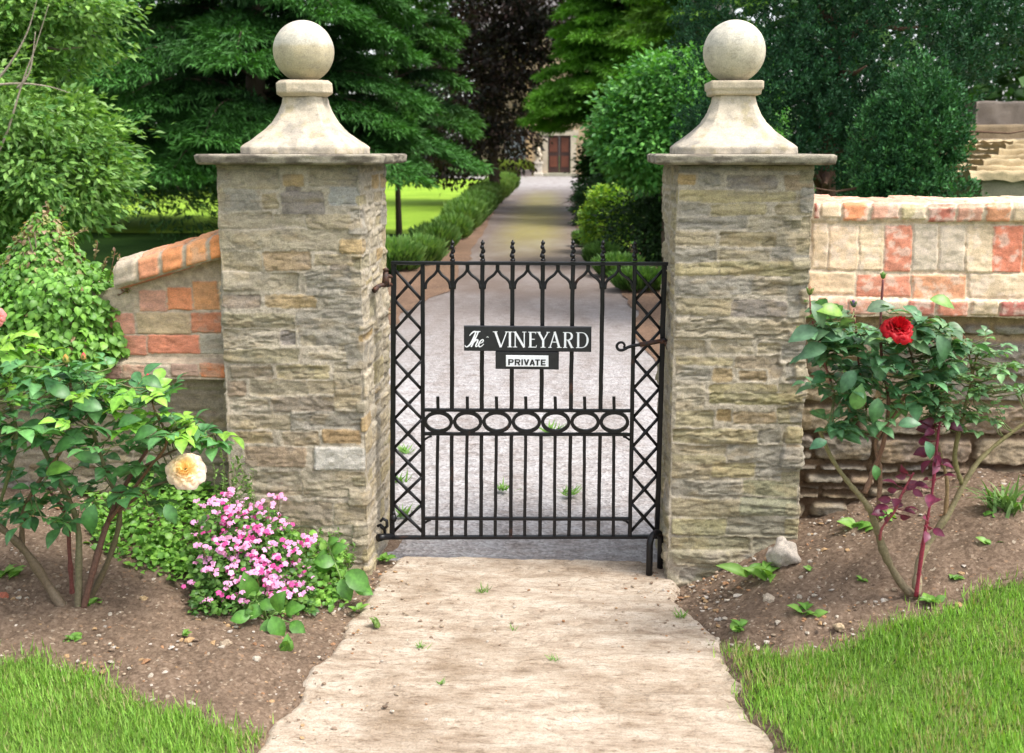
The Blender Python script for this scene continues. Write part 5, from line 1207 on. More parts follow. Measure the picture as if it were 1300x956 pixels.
def rose_flower(root, c, r, axis, c_in, c_out, seed, name='rose_flower', open_=1.0):
    rng = np.random.default_rng(seed); ax = unit(np.array(axis, float)); s1 = unit(np.cross(ax, [0.1, .2, 1.0])); s2 = np.cross(ax, s1); parts = []
    layers = [(9, 1.0, .05), (8, .86, .18), (8, .70, .32), (7, .54, .45), (6, .38, .56), (5, .24, .62)]
    for li, (n, rr, hh) in enumerate(layers):
        for k in range(n):
            th = 2 * math.pi * (k + .5 * (li % 2) + rng.uniform(-.15, .15)) / n; wd = 2.4 * math.pi / n * .62
            uu, vv = np.meshgrid(np.linspace(-1, 1, 7), np.linspace(0, 1, 6)); uu = uu.ravel(); vv = vv.ravel()
            ang = th + uu * wd * (.55 + .6 * vv) * (1 - .25 * vv ** 3)
            ruf = .11 * np.sin(uu * 5 + rng.uniform(0, 6)) * vv
            rad = r * rr * (.25 + .80 * np.sin(vv * 1.45)) * (1 - .12 * uu ** 2 * vv) * rng.uniform(.93, 1.07); hgt_ = r * (hh * vv * 1.1 - .35 * open_ * (vv ** 3) * (1 - li * .15) + ruf)
            Pn = np.array(c) + (np.cos(ang) * rad)[:, None] * s1 + (np.sin(ang) * rad)[:, None] * s2 + hgt_[:, None] * ax
            cc = np.array(c_in)[None] * (1 - vv[:, None]) + np.array(c_out)[None] * vv[:, None]; mixl = li / 5; cc = cc * (1 - mixl) + (np.array(c_in) * .9 + np.array(c_out) * .1)[None] * mixl
            I = np.arange(42).reshape(6, 7); f = np.stack([I[:-1, :-1], I[:-1, 1:], I[1:, 1:], I[1:, :-1]], -1).reshape(-1, 4); parts.append((Pn, [f], cc * rng.uniform(.9, 1.08)))
    V, F_, C = join(parts); return mesh_np(name, V, F_, M_PETAL, root, C)
def bud(root, c, r, axis, c0, c1, name='rosebud'):
    ax = unit(np.array(axis, float)); mb = MB(); pts = [np.array(c) + ax * r * k for k in (-.6, -.2, .4, 1.1, 1.8, 2.3)]; g0 = (.14, .24, .05)
    mb.tube(pts, [r * .35, r * .75, r * 1.0, r * .85, r * .5, r * .08], 10, cols=[g0, g0, tuple(np.array(g0) * .4 + np.array(c0) * .6), c0, c1, c1])
    for k in range(5):
        a = 2 * math.pi * k / 5; s = np.array([math.cos(a), math.sin(a), .2]); mb.tube([np.array(c), np.array(c) + s * r * .9 + ax * r * .7, np.array(c) + s * r * 1.3 + ax * r * 1.6], [r * .25, r * .28, .0006], 5, c=(.16, .28, .06))
    mb.build(name, M_PETAL, root, True)

# ---- left rose bush
gz0 = Gb(100, 772)
rl = thing('rose_bush', 'glossy leaved rose bush left of the gate with one open peach and yellow rose', 'rose bush', tuple(gz0), 'rose bushes beside the gate')
B = Bush(rl, 5); yb = gz0[1]
BR = (.13, .095, .06); BG = (.13, .15, .055); BP = (.15, .07, .055)
s1 = B.stem([(84, 778), (62, 745), (28, 695), (-10, 660), (-60, 610)], [yb, yb, yb - .05, yb - .1, yb - .1], .018, .009, (.16, .12, .08), BR)
s2 = B.stem([(99, 776), (100, 720), (97, 660), (70, 600), (40, 540)], [yb, yb, yb, yb - .05, yb - .1], .014, .006, (.17, .14, .09), BG)
s3 = B.stem([(106, 772), (118, 725), (138, 660), (168, 600), (196, 560)], [yb, yb, yb + .02, yb + .03, yb], .012, .005, (.13, .07, .05), BP)
s4 = B.stem([(112, 765), (140, 705), (152, 645), (128, 580), (112, 520), (108, 470)], [yb + .05, yb + .05, yb + .02, yb, yb - .05, yb - .05], .012, .004, BR, BG)
s5 = B.stem([(28, 700), (30, 650), (50, 610), (84, 560), (90, 500), (84, 462)], [yb - .04, yb - .06, yb - .1, yb - .1, yb - .08, yb - .08], .009, .003, BR, (.2, .1, .05))
s6 = B.stem([(138, 662), (185, 600), (212, 560), (196, 520), (190, 492)], [yb, yb - .02, yb - .04, yb - .05, yb - .05], .006, .0025, (.16, .08, .05), (.22, .12, .05))
s7 = B.stem([(150, 650), (190, 620), (222, 608), (232, 600)], [yb, yb - .02, yb - .06, yb - .08], .006, .003, BP, BG)
s8 = B.stem([(92, 760), (88, 700), (84, 655), (60, 620)], [yb + .06] * 4, .008, .005, (.2, .06, .05), BP)
s9 = B.stem([(0, 640), (20, 560), (10, 500), (-10, 450), (-12, 400)], [yb - .1] * 5, .007, .003, BG, BG)
s10 = B.stem([(168, 600), (215, 575), (250, 560), (272, 550)], [yb + .05, yb + .08, yb + .1, yb + .1], .005, .002, BP, BG)
anch = np.array(s2[12:] + s3[12:] + s4[12:] + s5[6:] + s6 + s7 + s9[4:] + s10 + s1[18:])
GL = ((.055, .17, .06), (.12, .29, .085)); GN = ((.17, .40, .05), (.26, .46, .06))
B.cloud([(60, 560, 90, 75, yb - .28, yb + .12), (150, 540, 80, 60, yb - .22, yb + .18), (20, 520, 60, 60, yb - .3, yb + .1), (115, 500, 75, 35, yb - .15, yb + .1), (175, 600, 60, 45, yb - .1, yb + .15), (60, 630, 80, 35, yb - .2, yb + .1), (-60, 560, 60, 90, yb - .3, yb + .1)], 185, .065, .068, GL, anchors=anch)
B.cloud([(235, 552, 42, 14, yb - .02, yb + .14), (195, 510, 45, 22, yb - .1, yb + .08), (95, 480, 60, 20, yb - .15, yb + .05), (0, 420, 18, 30, yb - .15, yb), (260, 560, 20, 10, yb, yb + .14)], 48, .055, .058, GL, anchors=anch)
B.cloud([(50, 520, 70, 40, yb - .28, yb - .1), (200, 530, 60, 35, yb - .15, yb), (20, 450, 30, 40, yb - .15, yb), (150, 500, 50, 20, yb - .15, yb), (240, 545, 40, 12, yb - .1, yb + .1)], 42, .055, .062, GN, anchors=anch)
for (u, v, sz, an) in ((128, 586, .085, 160), (100, 560, .09, 200), (60, 545, .085, 170), (150, 540, .08, 20), (200, 545, .085, 200), (120, 640, .10, -100), (130, 520, .09, 165), (90, 505, .08, 150), (58, 600, .09, 15), (180, 480, .07, -20), (210, 640, .07, -60)):
    B.leaf(u, v, yb - .22, sz, an, (.06, .17, .045) if an != 15 else (.12, .27, .04))
B.finish()
rose_flower(rl, P(236, 596, yb - .1), .062, (.2, -.8, .6), (.97, .78, .32), (.98, .80, .72), 3)
bud(rl, P(190, 486, yb - .05), .014, (-.1, -.2, 1), (.75, .45, .05), (.75, .04, .08)); bud(rl, P(84, 460, yb - .08), .012, (0, -.1, 1), (.45, .40, .10), (.65, .35, .08)); bud(rl, P(106, 456, yb - .05), .010, (.1, -.1, 1), (.65, .35, .12), (.75, .10, .12))
rose_flower(rl, P(-6, 402, yb - .1), .03, (.2, -1, .2), (.85, .35, .30), (.85, .30, .30), 4)

# ---- right rose bush
g1 = Gb(1160, 757); y1 = g1[1]
rr_ = thing('rose_bush', 'tall rose bush right of the gate with a dark red rose and purple new shoots', 'rose bush', tuple(g1), 'rose bushes beside the gate')
B = Bush(rr_, 9)
OB = (.22, .17, .10); OG = (.20, .17, .07); RDB = (.20, .07, .045)
a1 = B.stem([(1163, 757), (1145, 742), (1124, 705), (1112, 668), (1100, 640), (1075, 610), (1055, 580), (1040, 545)], [y1, y1, y1, y1, y1, y1 + .02, y1 + .03, y1 + .03], .016, .006, (.16, .12, .08), OG, thorn=10)
a2 = B.stem([(1098, 626), (1110, 595), (1122, 560), (1128, 510), (1120, 460), (1118, 410), (1121, 355)], [y1, y1, y1 - .02, y1 - .04, y1 - .05, y1 - .05, y1 - .05], .009, .003, (.2, .11, .07), (.16, .05, .05), thorn=8)
a3 = B.stem([(1112, 668), (1118, 600), (1112, 560), (1140, 520), (1160, 470), (1148, 425)], [y1 + .02] * 6, .007, .003, (.24, .14, .09), (.2, .1, .06))
a4 = B.stem([(1164, 756), (1166, 720), (1178, 690), (1205, 650), (1232, 600), (1258, 570), (1310, 530)], [y1, y1 + .02, y1 + .03, y1 + .03, y1 + .04, y1 + .05, y1 + .05], .015, .005, (.30, .24, .16), OG, thorn=8)
a5 = B.stem([(1222, 615), (1212, 580), (1222, 530), (1232, 490), (1240, 450)], [y1 + .04] * 5, .009, .003, OG, (.2, .16, .06), thorn=8)
a6 = B.stem([(1200, 655), (1202, 610), (1190, 560), (1182, 500)], [y1 + .03] * 4, .008, .003, (.25, .15, .08), OG)
a7 = B.stem([(1163, 757), (1172, 690), (1184, 620), (1190, 560), (1194, 530)], [y1 - .02, y1 - .03, y1 - .03, y1 - .03, y1 - .02], .007, .003, (.26, .03, .05), (.22, .03, .06), name='purple_shoot', thorn=26)
a8 = B.stem([(1117, 686), (1120, 670), (1135, 650), (1146, 625), (1160, 600)], [y1 - .03] * 5, .005, .003, (.22, .05, .05), (.24, .04, .06), name='purple_shoot', thorn=6)
a9 = B.stem([(1060, 500), (1040, 440), (1030, 400), (1028, 372)], [y1 - .02] * 4, .004, .002, (.22, .08, .06), (.24, .04, .05))
a10 = B.stem([(1100, 520), (1090, 460), (1087, 420), (1084, 392)], [y1 - .06] * 4, .004, .002, (.2, .09, .06), (.22, .05, .05))
a11 = B.stem([(1085, 560), (1078, 520), (1065, 490), (1045, 465)], [y1] * 4, .005, .002, OG, OG)
a12 = B.stem([(1235, 500), (1232, 460), (1225, 430), (1208, 410)], [y1 + .02] * 4, .003, .0015, OG, (.25, .05, .05))
an1 = np.array(a2[10:] + a3[12:] + a9 + a10 + a11 + a1[30:]); an2 = np.array(a5[6:] + a6[8:] + a4[24:] + a12)
G1 = ((.060, .17, .075), (.14, .29, .13)); G2 = ((.11, .23, .10), (.19, .34, .14))
B.cloud([(1100, 445, 62, 40, y1 - .16, y1 + .10), (1120, 490, 55, 45, y1 - .14, y1 + .10), (1160, 450, 45, 35, y1 - .15, y1 + .08), (1070, 470, 35, 40, y1 - .12, y1 + .08), (1080, 540, 30, 25, y1 - .08, y1 + .05), (1180, 430, 35, 25, y1 - .12, y1 + .05), (1060, 430, 45, 25, y1 - .15, y1), (1170, 490, 40, 30, y1 - .1, y1 + .1)], 150, .060, .064, G1, anchors=an1)
B.cloud([(1110, 415, 70, 22, y1 - .2, y1 - .02), (1040, 420, 25, 25, y1 - .12, y1), (1180, 420, 35, 18, y1 - .15, y1)], 34, .05, .060, ((.10, .19, .09), (.15, .25, .11)), anchors=an1)
B.cloud([(1225, 455, 50, 28, y1 - .1, y1 + .12), (1210, 490, 55, 25, y1 - .08, y1 + .1), (1260, 490, 35, 30, y1 - .05, y1 + .1), (1190, 520, 25, 20, y1 - .05, y1 + .06), (1245, 450, 45, 22, y1 - .05, y1 + .1), (1230, 530, 45, 20, y1 - .03, y1 + .1)], 150, .040, .034, G2, anchors=an2)
for (u, v, sz, an, c_) in ((1030, 385, .085, -60, (.13, .22, .12)), (1040, 420, .10, 195, (.10, .2, .11)), (1050, 440, .095, 200, (.10, .20, .11)), (1075, 425, .08, 190, (.09, .19, .10)), (1070, 400, .09, 165, (.18, .33, .04)), (1100, 395, .085, 15, (.13, .2, .12)), (1130, 425, .085, 195, (.14, .24, .12)),
                          (1150, 432, .09, -25, (.12, .22, .10)), (1190, 425, .085, -70, (.08, .18, .08)), (1085, 470, .08, 240, (.07, .17, .08)), (1085, 520, .085, 80, (.14, .30, .08)), (1115, 505, .08, 260, (.08, .19, .07)), (1105, 455, .08, -60, (.09, .2, .09)), (1180, 380, .08, -15, (.16, .3, .06)), (1140, 540, .07, 10, (.09, .2, .1)), (1175, 560, .06, -70, (.08, .2, .1)), (1050, 560, .06, 200, (.06, .16, .08)), (1110, 590, .05, -80, (.08, .2, .06))):
    B.leaf(u, v, y1 - .18, sz, an, c_)
B.finish()
# purple leaves
for i in range(50):
    t = B.rng.random(); s_ = a7[int((.35 + .65 * t) * (len(a7) - 1))] if i % 3 else a8[int((.4 + .6 * t) * (len(a8) - 1))]
    a = B.rng.random() * 6.28; d = np.array([math.cos(a), math.sin(a) * .6, -.1 + .35 * B.rng.normal()]); col = np.array((.15, .025, .06)) * B.rng.uniform(.6, 1.3)
    B.tw.tube([s_, s_ + unit(d) * .025], .0014, 4, c=(.2, .03, .05)); B.L.append((s_ + unit(d) * .025, d, unit(np.array([0, -.6, .7]) + B.rng.normal(size=3) * .5), B.rng.uniform(.035, .055), col))
B.finish(name='purple_leaves')
rose_flower(rr_, P(1141, 416, y1 - .18), .054, (.05, -.6, 1.0), (.42, .006, .012), (.62, .008, .02), 8)
bud(rr_, P(1028, 372, y1 - .02), .010, (0, -.1, 1), (.30, .28, .08), (.45, .22, .12)); bud(rr_, P(1084, 388, y1 - .06), .009, (-.2, -.1, 1), (.18, .12, .20), (.16, .10, .22)); bud(rr_, P(1121, 352, y1 - .05), .008, (0, 0, 1), (.15, .30, .06), (.2, .35, .08)); bud(rr_, P(1073, 412, y1 - .1), .009, (-.2, 0, 1), (.16, .08, .16), (.2, .1, .2))

# ---- creeper on the left wall
def creeper():
    rng = np.random.default_rng(15); root = thing('creeper', 'cone shaped small leaved creeper with pinkish shoot tips on the left wall', 'climbing plant', tuple(P(60, 500, .2)))
    ap = P(62, 266, .25); zb = P(60, 486, .1)[2]; H_ = ap[2] - zb; P0 = []; O = []
    n = 12500; k = rng.random(n) ** .62; z = ap[2] - k * H_; cxx = ap[0] + .0 * k
    rad_r = np.interp(k, [0, .15, .30, .42, .6, .8, 1], [.02, .10, .15, .29, .33, .33, .23]); rad_l = np.interp(k, [0, .2, .4, 1], [.03, .12, .24, .5])
    a = rng.random(n) * 6.283; q = .72 + .3 * rng.random(n); rx_ = np.where(np.cos(a) > 0, rad_r, rad_l) * (1 + .35 * (fbm(a * 1.5, z * 9, seed=4) - .5))
    ry = np.minimum(.26, rx_ * .9)
    x = cxx + np.cos(a) * q * rx_; y = .20 + np.sin(a) * q * ry; p = np.stack([x, y, z], 1); d = unit(np.stack([np.cos(a), np.sin(a) * 1.0, np.full(n, .25)], 1))
    keep = (rng.random(n) < np.where(y > .25, .35, 1)) & (fbm(x * 16, y * 16, z * 16, seed=22) > .28); p = p[keep]; d = d[keep]; k = k[keep]; n = len(p)
    t = sst(.45, 0, k)[:, None]; base = cols(rng, n, (.10, .24, .04), (.21, .41, .07), .25); tipc = cols(rng, n, (.24, .28, .08), (.38, .24, .16), .2); sel = (rng.random((n, 1)) < t * .40 + .03)
    c = np.where(sel, tipc, base); nn = unit(d * .75 + np.array([0, -.1, .6]) + rng.normal(size=(n, 3)) * .35); di = unit(np.array([0, 0, -.8]) + d * .4 + rng.normal(size=(n, 3)) * .5)
    V, F_, C = place(p, di, nn, np.interp(k, [0, 1], [.022, .040]) * (.7 + .6 * rng.random(n)), T_LEAF, c, 1.35)
    mesh_np('leaves', V, F_, M_LEAF, root, C)
    mb = MB()
    for i in range(40):
        a = rng.random() * 6.28; b = np.array([ap[0] + rng.uniform(-.2, .25), .2, zb + .1]); kk = rng.uniform(.1, .9)
        zz = ap[2] - kk * H_; e = np.array([ap[0] + math.cos(a) * np.interp(kk, [0, 1], [.03, .35]), .2 + math.sin(a) * .12, zz]); mb.tube([b, (b + e) / 2 + [0, 0, .04], e], [.006, .004, .002], 5, c=(.14, .10, .07))
    mb.build('stems', M_STEM, root, True)
    mb = MB(); L_ = []
    sp = [(62, 268, 58, 256), (75, 275, 80, 262), (40, 300, 28, 296), (78, 300, 112, 292), (120, 330, 124, 308), (140, 350, 146, 318), (150, 352, 152, 322), (95, 320, 92, 300), (30, 310, 14, 300), (170, 342, 172, 332), (150, 375, 166, 366), (10, 350, -6, 330), (130, 345, 136, 326)]
    for (u0, v0, u1, v1) in sp:
        a = P(u0, v0, .12); b = P(u1, v1, .10); mb.tube([a, (a + b) / 2, b], [.002, .0016, .001], 5, c=(.22, .10, .07))
        for j in range(12):
            q = a + (b - a) * rng.random() ** .7; L_.append((q, sph(rng, 1)[0] + [0, -.2, .3], sph(rng, 1)[0], rng.uniform(.012, .022), cols(rng, 1, (.24, .13, .10), (.18, .25, .07))[0]))
    V, F_, C = place(*[np.array([l[i] for l in L_]) for i in range(4)], T_LEAF, np.array([l[4] for l in L_])); mesh_np('shoot_tips', V, F_, M_LEAF, root, C); mb.build('shoots', M_STEM, root, True)
creeper()

# ---- ground cover and pink flowers at the left pillar foot
def ground_cover():
    rng = np.random.default_rng(33); n = 7000; u = rng.uniform(120, 440, n); v = rng.uniform(560, 780, n)
    low = np.interp(u, [120, 150, 230, 290, 330, 400, 440], [690, 705, 735, 765, 772, 770, 765]) + rng.normal(size=n) * 6; hi = np.interp(u, [120, 200, 280, 300, 440], [640, 600, 590, 655, 700])
    ok = (v < low) & (v > hi); u, v = u[ok], v[ok]; pts = []
    for a, b, l in zip(u, v, low[ok]):
        q = Gb(a, b, min(.16, .015 + (l - b) * .0014) * rng.random() ** .5)
        pts.append(q if q[1] < -.02 or q[0] < -1.16 else P(a, b, -.03 - .05 * rng.random()))
    p = np.array(pts); p[:, 1] = np.minimum(p[:, 1], .12); p += rng.normal(size=p.shape) * .01; p[:, 2] = np.maximum(p[:, 2], bedh(p[:, 0], p[:, 1]) + .008); n = len(p)
    d = unit(np.stack([rng.normal(size=n), rng.normal(size=n), .25 + .4 * rng.random(n)], 1)); nn = unit(np.array([0, -.35, 1.]) + rng.normal(size=(n, 3)) * .35)
    c = cols(rng, n, (.10, .24, .04), (.22, .42, .07), .2); V, F_, C = place(p, d, nn, .026 * (.6 + .8 * rng.random(n)), T_LEAF, c, 1.4)
    o = mesh_np('ground_cover', V, F_, M_LEAF, None, C); tag(o, 'low green leafy ground cover between the left rose bush and the left pillar', 'ground cover', None, 'stuff')
ground_cover()
def hp(u, v, rng):
    h = float(np.interp(v, [620, 660, 700, 740, 775], [.30, .22, .16, .09, .03])) + .02 * rng.normal()
    q = Gb(u, v, max(.02, h))
    return q if q[1] < -.03 else P(u, v, -.035 - .04 * rng.random())
def pink_plant():
    rng = np.random.default_rng(44); fb = Gb(335, 745); root = thing('flowering_plant', 'clump of small pink flowers spilling in front of the left pillar foot', 'flowering plant', tuple(fb))
    ctr = []
    clusters = [(300, 640, .0), (292, 625, 0), (312, 648, 0), (278, 636, 0), (330, 655, 0), (345, 660, 0), (352, 632, 0), (362, 668, 0), (372, 700, 0), (385, 690, 0), (392, 685, 0), (335, 675, 0), (322, 668, 0), (318, 690, 0), (300, 690, 0), (345, 690, 0), (355, 705, 0), (330, 710, 0), (345, 722, 0), (322, 725, 0), (300, 710, 0), (306, 680, 0),
                (372, 720, 0), (360, 735, 0), (378, 728, 0), (350, 748, 0), (372, 748, 0), (335, 740, 0), (290, 662, 0), (283, 690, 0), (285, 650, 0), (262, 708, 0), (265, 725, 0), (296, 755, 0), (302, 762, 0), (255, 692, 0), (252, 660, 0), (388, 752, 0), (338, 756, 0), (292, 742, 0), (240, 742, 0), (258, 760, 0), (320, 640, 0), (380, 712, 0), (310, 700, 0), (290, 720, 0), (366, 690, 0), (340, 640, 0), (272, 676, 0), (260, 640, 0), (308, 735, 0), (250, 680, 0)]
    clusters += [(300 + .28 * (v_ - 640) + rng.normal() * (14 + .12 * (v_ - 640)), v_, 0) for v_ in rng.uniform(640, 745, 34)]
    stems = MB(); base_y = fb[1]
    for i, (u, v, _) in enumerate(clusters):
        yy = -.02 - .36 * (v - 620) / 150 + rng.normal() * .025; c = hp(u, v, rng); parts = []
        k = rng.integers(7, 14) if i < 34 else rng.integers(3, 8)
        for j in range(k):
            fc = c + rng.normal(size=3) * np.array([.019, .014, .009]); ax = unit(np.array([0, -.6, .8]) + rng.normal(size=3) * .3); s1_ = unit(np.cross(ax, [1, .2, 0.1])); s2_ = np.cross(ax, s1_); col = np.array((.92, .42, .68)) * rng.uniform(.8, 1.15) if rng.random() < .8 else np.array((.60, .08, .30))
            th = np.arange(5) * 2 * np.pi / 5 + rng.random() * 6; D_ = np.cos(th)[:, None] * s1_ + np.sin(th)[:, None] * s2_
            parts.append(place(np.repeat(fc[None], 5, 0), D_, np.repeat((ax)[None], 5, 0), .0105 * rng.uniform(.8, 1.2), T_LEAF, np.repeat(np.clip(col, 0, 1)[None], 5, 0), 1.6))
        V, F_, C = join(parts); mesh_np('flower_head', V, F_, M_PETAL, root, C)
        g0 = np.array([c[0] + rng.normal() * .03, c[1] + .08, bedh(c[0], c[1] + .08)]); stems.tube([g0, (g0 + c) / 2 + [0, .01, 0.01], c], [.0022, .0018, .0012], 5, c=(.20, .16, .06))
    stems.build('stems', M_STEM, root, True)
    n = 3600; t = rng.random(n); u = 230 + 165 * rng.random(n); v = 640 + 135 * rng.random(n) ** .9; L_ = []
    ok = (np.abs(u - (300 + (v - 640) * .28)) < 45 + (v - 640) * .42); u, v = u[ok], v[ok]
    pts = np.array([hp(a, b, rng) + [0, .045, -.035] for a, b in zip(u, v)]); n = len(pts)
    d = unit(np.stack([rng.normal(size=n), rng.normal(size=n) - .3, .1 + .5 * rng.normal(size=n)], 1)); nn = unit(np.array([0, -.4, 1.]) + rng.normal(size=(n, 3)) * .4)
    V, F_, C = place(pts, d, nn, .022 * (.6 + .8 * rng.random(n)), T_LEAF, cols(rng, n, (.05, .13, .03), (.13, .26, .05), .2), 1.3); mesh_np('leaves', V, F_, M_LEAF, root, C)
pink_plant()
def wispy():
    rng = np.random.default_rng(45); root = thing('wispy_plant', 'fine leaved green plant growing up against the left pillar face', 'plant', tuple(P(400, 740, -.05))); L_ = []; mb = MB()
    for i in range(60):
        u = rng.uniform(375, 440) if i < 46 else rng.uniform(270, 330); vb, vt = (750, rng.uniform(670, 720)) if i < 46 else (660, rng.uniform(560, 620)); y = rng.uniform(-.13, -.035)
        a = P(u, vb, y); b = P(u + rng.normal() * 12, vt, y - .01); m_ = (a + b) / 2 + rng.normal(size=3) * .01; mb.tube([a, m_, b], [.0015, .0012, .0006], 4, c=(.16, .22, .06))
        for j in range(26):
            t = rng.random(); q = a * (1 - t) + b * t; L_.append((q, unit(rng.normal(size=3) + [0, -.2, .4]), sph(rng, 1)[0], rng.uniform(.012, .024), cols(rng, 1, (.08, .17, .035), (.18, .30, .07))[0]))
    V, F_, C = place(*[np.array([l[i] for l in L_]) for i in range(4)], T_LEAF, np.array([l[4] for l in L_]), .7); mesh_np('leaves', V, F_, M_LEAF, root, C); mb.build('stems', M_STEM, root, True)
wispy()
def broad_weed(label, leaves, base, group='broad leaved weeds'):
    root = thing('broad_leaved_weed', label, 'weed', tuple(base), group); mb = MB(); L_ = []
    for (u, v, y, s, ang, fy) in leaves:
        a = R(ang); d = np.array([math.cos(a), fy, math.sin(a)]); p = P(u, v, y)
        L_.append((p, d, unit(np.array([.0, -.75, .6])), s, np.array((.10, .26, .04)) * random.uniform(.8, 1.15))); mb.tube([base, (np.array(base) + p) / 2 + [0, 0, .01], p], [.004, .003, .0025], 6, c=(.18, .30, .08))
    V, F_, C = place(*[np.array([l[i] for l in L_]) for i in range(4)], T_LEAF, np.array([l[4] for l in L_]), 1.15); mesh_np('leaves', V, F_, M_GLOSSY, root, C); mb.build('stalks', M_STEM, root, True)
b = Gb(338, 788); yy = b[1]
broad_weed('broad leaved weed with light green oval leaves at the front of the pink flowers', [(322, 758, yy + .02, .10, 105, -.2), (335, 772, yy - .03, .075, 200, -.3), (350, 775, yy - .05, .09, 65, -.3), (340, 785, yy - .05, .085, -80, -.4), (345, 782, yy - .06, .09, -60, -.3), (362, 775, yy, .075, 20, -.3), (330, 765, yy - .03, .065, -10, -.3), (318, 782, yy - .06, .07, 185, -.3), (368, 790, yy - .02, .07, -30, -.3)], b)
b = Gb(440, 760); yy = b[1]
broad_weed('broad leaved weed with glossy leaves against the inner corner of the left pillar', [(410, 728, yy + .02, .10, 85, -.15), (420, 700, yy, .07, 25, -.2), (440, 725, yy - .06, .115, -35, -.3), (432, 735, yy - .05, .09, -60, -.3), (450, 742, yy - .04, .08, -20, -.3), (416, 690, yy + .01, .05, 30, -.2), (425, 715, yy - .02, .08, 170, -.2)], b)
b = G(1082, 668, .20) if False else P(1082, 690, -.12)
def small_weed(label, u, v, n, s, seed, spread=1.0, h_=.4, c0=(.10, .24, .04), c1=(.20, .36, .07), tm=T_LEAF, wid=1.0, group='small weeds in the soil and path'):
    rng = np.random.default_rng(seed)
    s = s * 1.3; n = int(n * 1.4)
    q = Gb(u, v); z = q[2] if not (pedge(q[1], -1) < q[0] < pedge(q[1], 1)) else .006
    q = G(u, v, z); a = rng.random(n) * 6.283; d = np.stack([np.cos(a) * spread, np.sin(a) * spread, h_ + .4 * rng.random(n)], 1)
    V, F_, C = place(q[None] + rng.normal(size=(n, 3)) * np.array([.5, .4, .0]) * s * .5, d, unit(np.array([0, -.2, 1.]) + rng.normal(size=(n, 3)) * .25), s * (.6 + .6 * rng.random(n)), tm, cols(rng, n, c0, c1, .15), wid)
    o = mesh_np('weed', V - q, F_, M_LEAF, None, C); o.location = q; tag(o, label, 'weed', group); return o
small_weed('two leaved green seedling at the wall foot left of the right rose stems', 1088, 672, 5, .05, 1)
small_weed('leafy seedling between the purple shoot and the wall', 1125, 660, 5, .045, 2)
small_weed('dandelion like rosette at the foot of the right pillar beside the pale rock', 975, 735, 9, .085, 3, .9, .3, wid=.6)
small_weed('pale seedling low in the soil between the pillar and the right lawn', 1022, 780, 7, .045, 4)
small_weed('tiny seedling in the soil right of the rock', 1030, 725, 5, .022, 5)
small_weed('creeping green weed in the middle of the right bed', 1095, 738, 16, .022, 6)
small_weed('clover like weed at the base of the right rose', 1180, 765, 12, .028, 7)
small_weed('small weed among the stones on the far right of the bed', 1258, 690, 9, .03, 8)
small_weed('seedling with round leaves near the spiky tuft', 1255, 655, 5, .035, 9)
small_weed('low feathery weed in the soil under the left rose', 92, 812, 14, .026, 10)
small_weed('single green sprout left of the left rose stems', 12, 735, 8, .05, 11, .8, .6)
small_weed('tiny sprout in the soil below the pink flowers', 235, 806, 8, .02, 12)
small_weed('thin upright sprout near the left edge of the path', 362, 828, 10, .035, 13, .4, 1.0)
small_weed('small sprout in the path just left of its middle', 478, 796, 8, .03, 14, .5, 1.0, c0=(.14, .24, .06), c1=(.24, .34, .10))
small_weed('grassy tuft in the path a little beyond the gate line', 612, 752, 16, .030, 15, .8, .5, tm=T_BLADE, wid=1.5)
small_weed('tiny grass tuft in the middle of the path', 652, 800, 9, .02, 16, .8, .5, tm=T_BLADE, wid=1.5)
small_weed('flat grass tuft near the left front of the path', 535, 822, 14, .022, 17, 1, .3, tm=T_BLADE, wid=1.6)
small_weed('grass tuft near the right side of the path', 866, 784, 16, .03, 18, .8, .5, tm=T_BLADE, wid=1.5)
small_weed('grass tuft low in the path right of its middle', 705, 838, 12, .022, 19, 1, .3, tm=T_BLADE, wid=1.6)
small_weed('long green weed lying at the right edge of the path', 940, 800, 14, .035, 20, .9, .5)
small_weed('grass tuft at the near edge of the path, centre left', 560, 868, 14, .02, 21, 1, .3, tm=T_BLADE, wid=1.6)
small_weed('pale leaf sprout at the left corner of the path by the pillar', 455, 775, 6, .03, 22)
small_weed('weed beside the rose stem foot on the left', 116, 768, 7, .03, 23)
small_weed('scattered small leaves in the bed far right front', 1215, 735, 10, .02, 24)

small_weed('fresh green weed inside the gate behind its lower left corner', 512, 655, 26, .05, 31, 1, .5, tm=T_BLADE, wid=2.2)
small_weed('weed inside the gate beside the left stile, above the lower rail', 508, 612, 18, .05, 32, 1, .5, tm=T_BLADE, wid=2.2)
small_weed('small green patch on the gravel seen through the lower bars', 640, 622, 22, .05, 33, 1, .25, tm=T_BLADE, wid=1.8)
small_weed('long grassy patch on the gravel seen through the oval rings', 700, 548, 40, .07, 34, 1, .25, tm=T_BLADE, wid=1.8)
small_weed('grassy patch on the gravel seen low between the right bars', 722, 628, 24, .05, 35, 1, .25, tm=T_BLADE, wid=1.8)
small_weed('thin weeds on the gravel behind the left lattice', 515, 575, 20, .05, 36, 1, .4, tm=T_BLADE, wid=2.2)
small_weed('weedy sprig at the inner foot of the left pillar', 487, 712, 12, .03, 37, 1, .5)
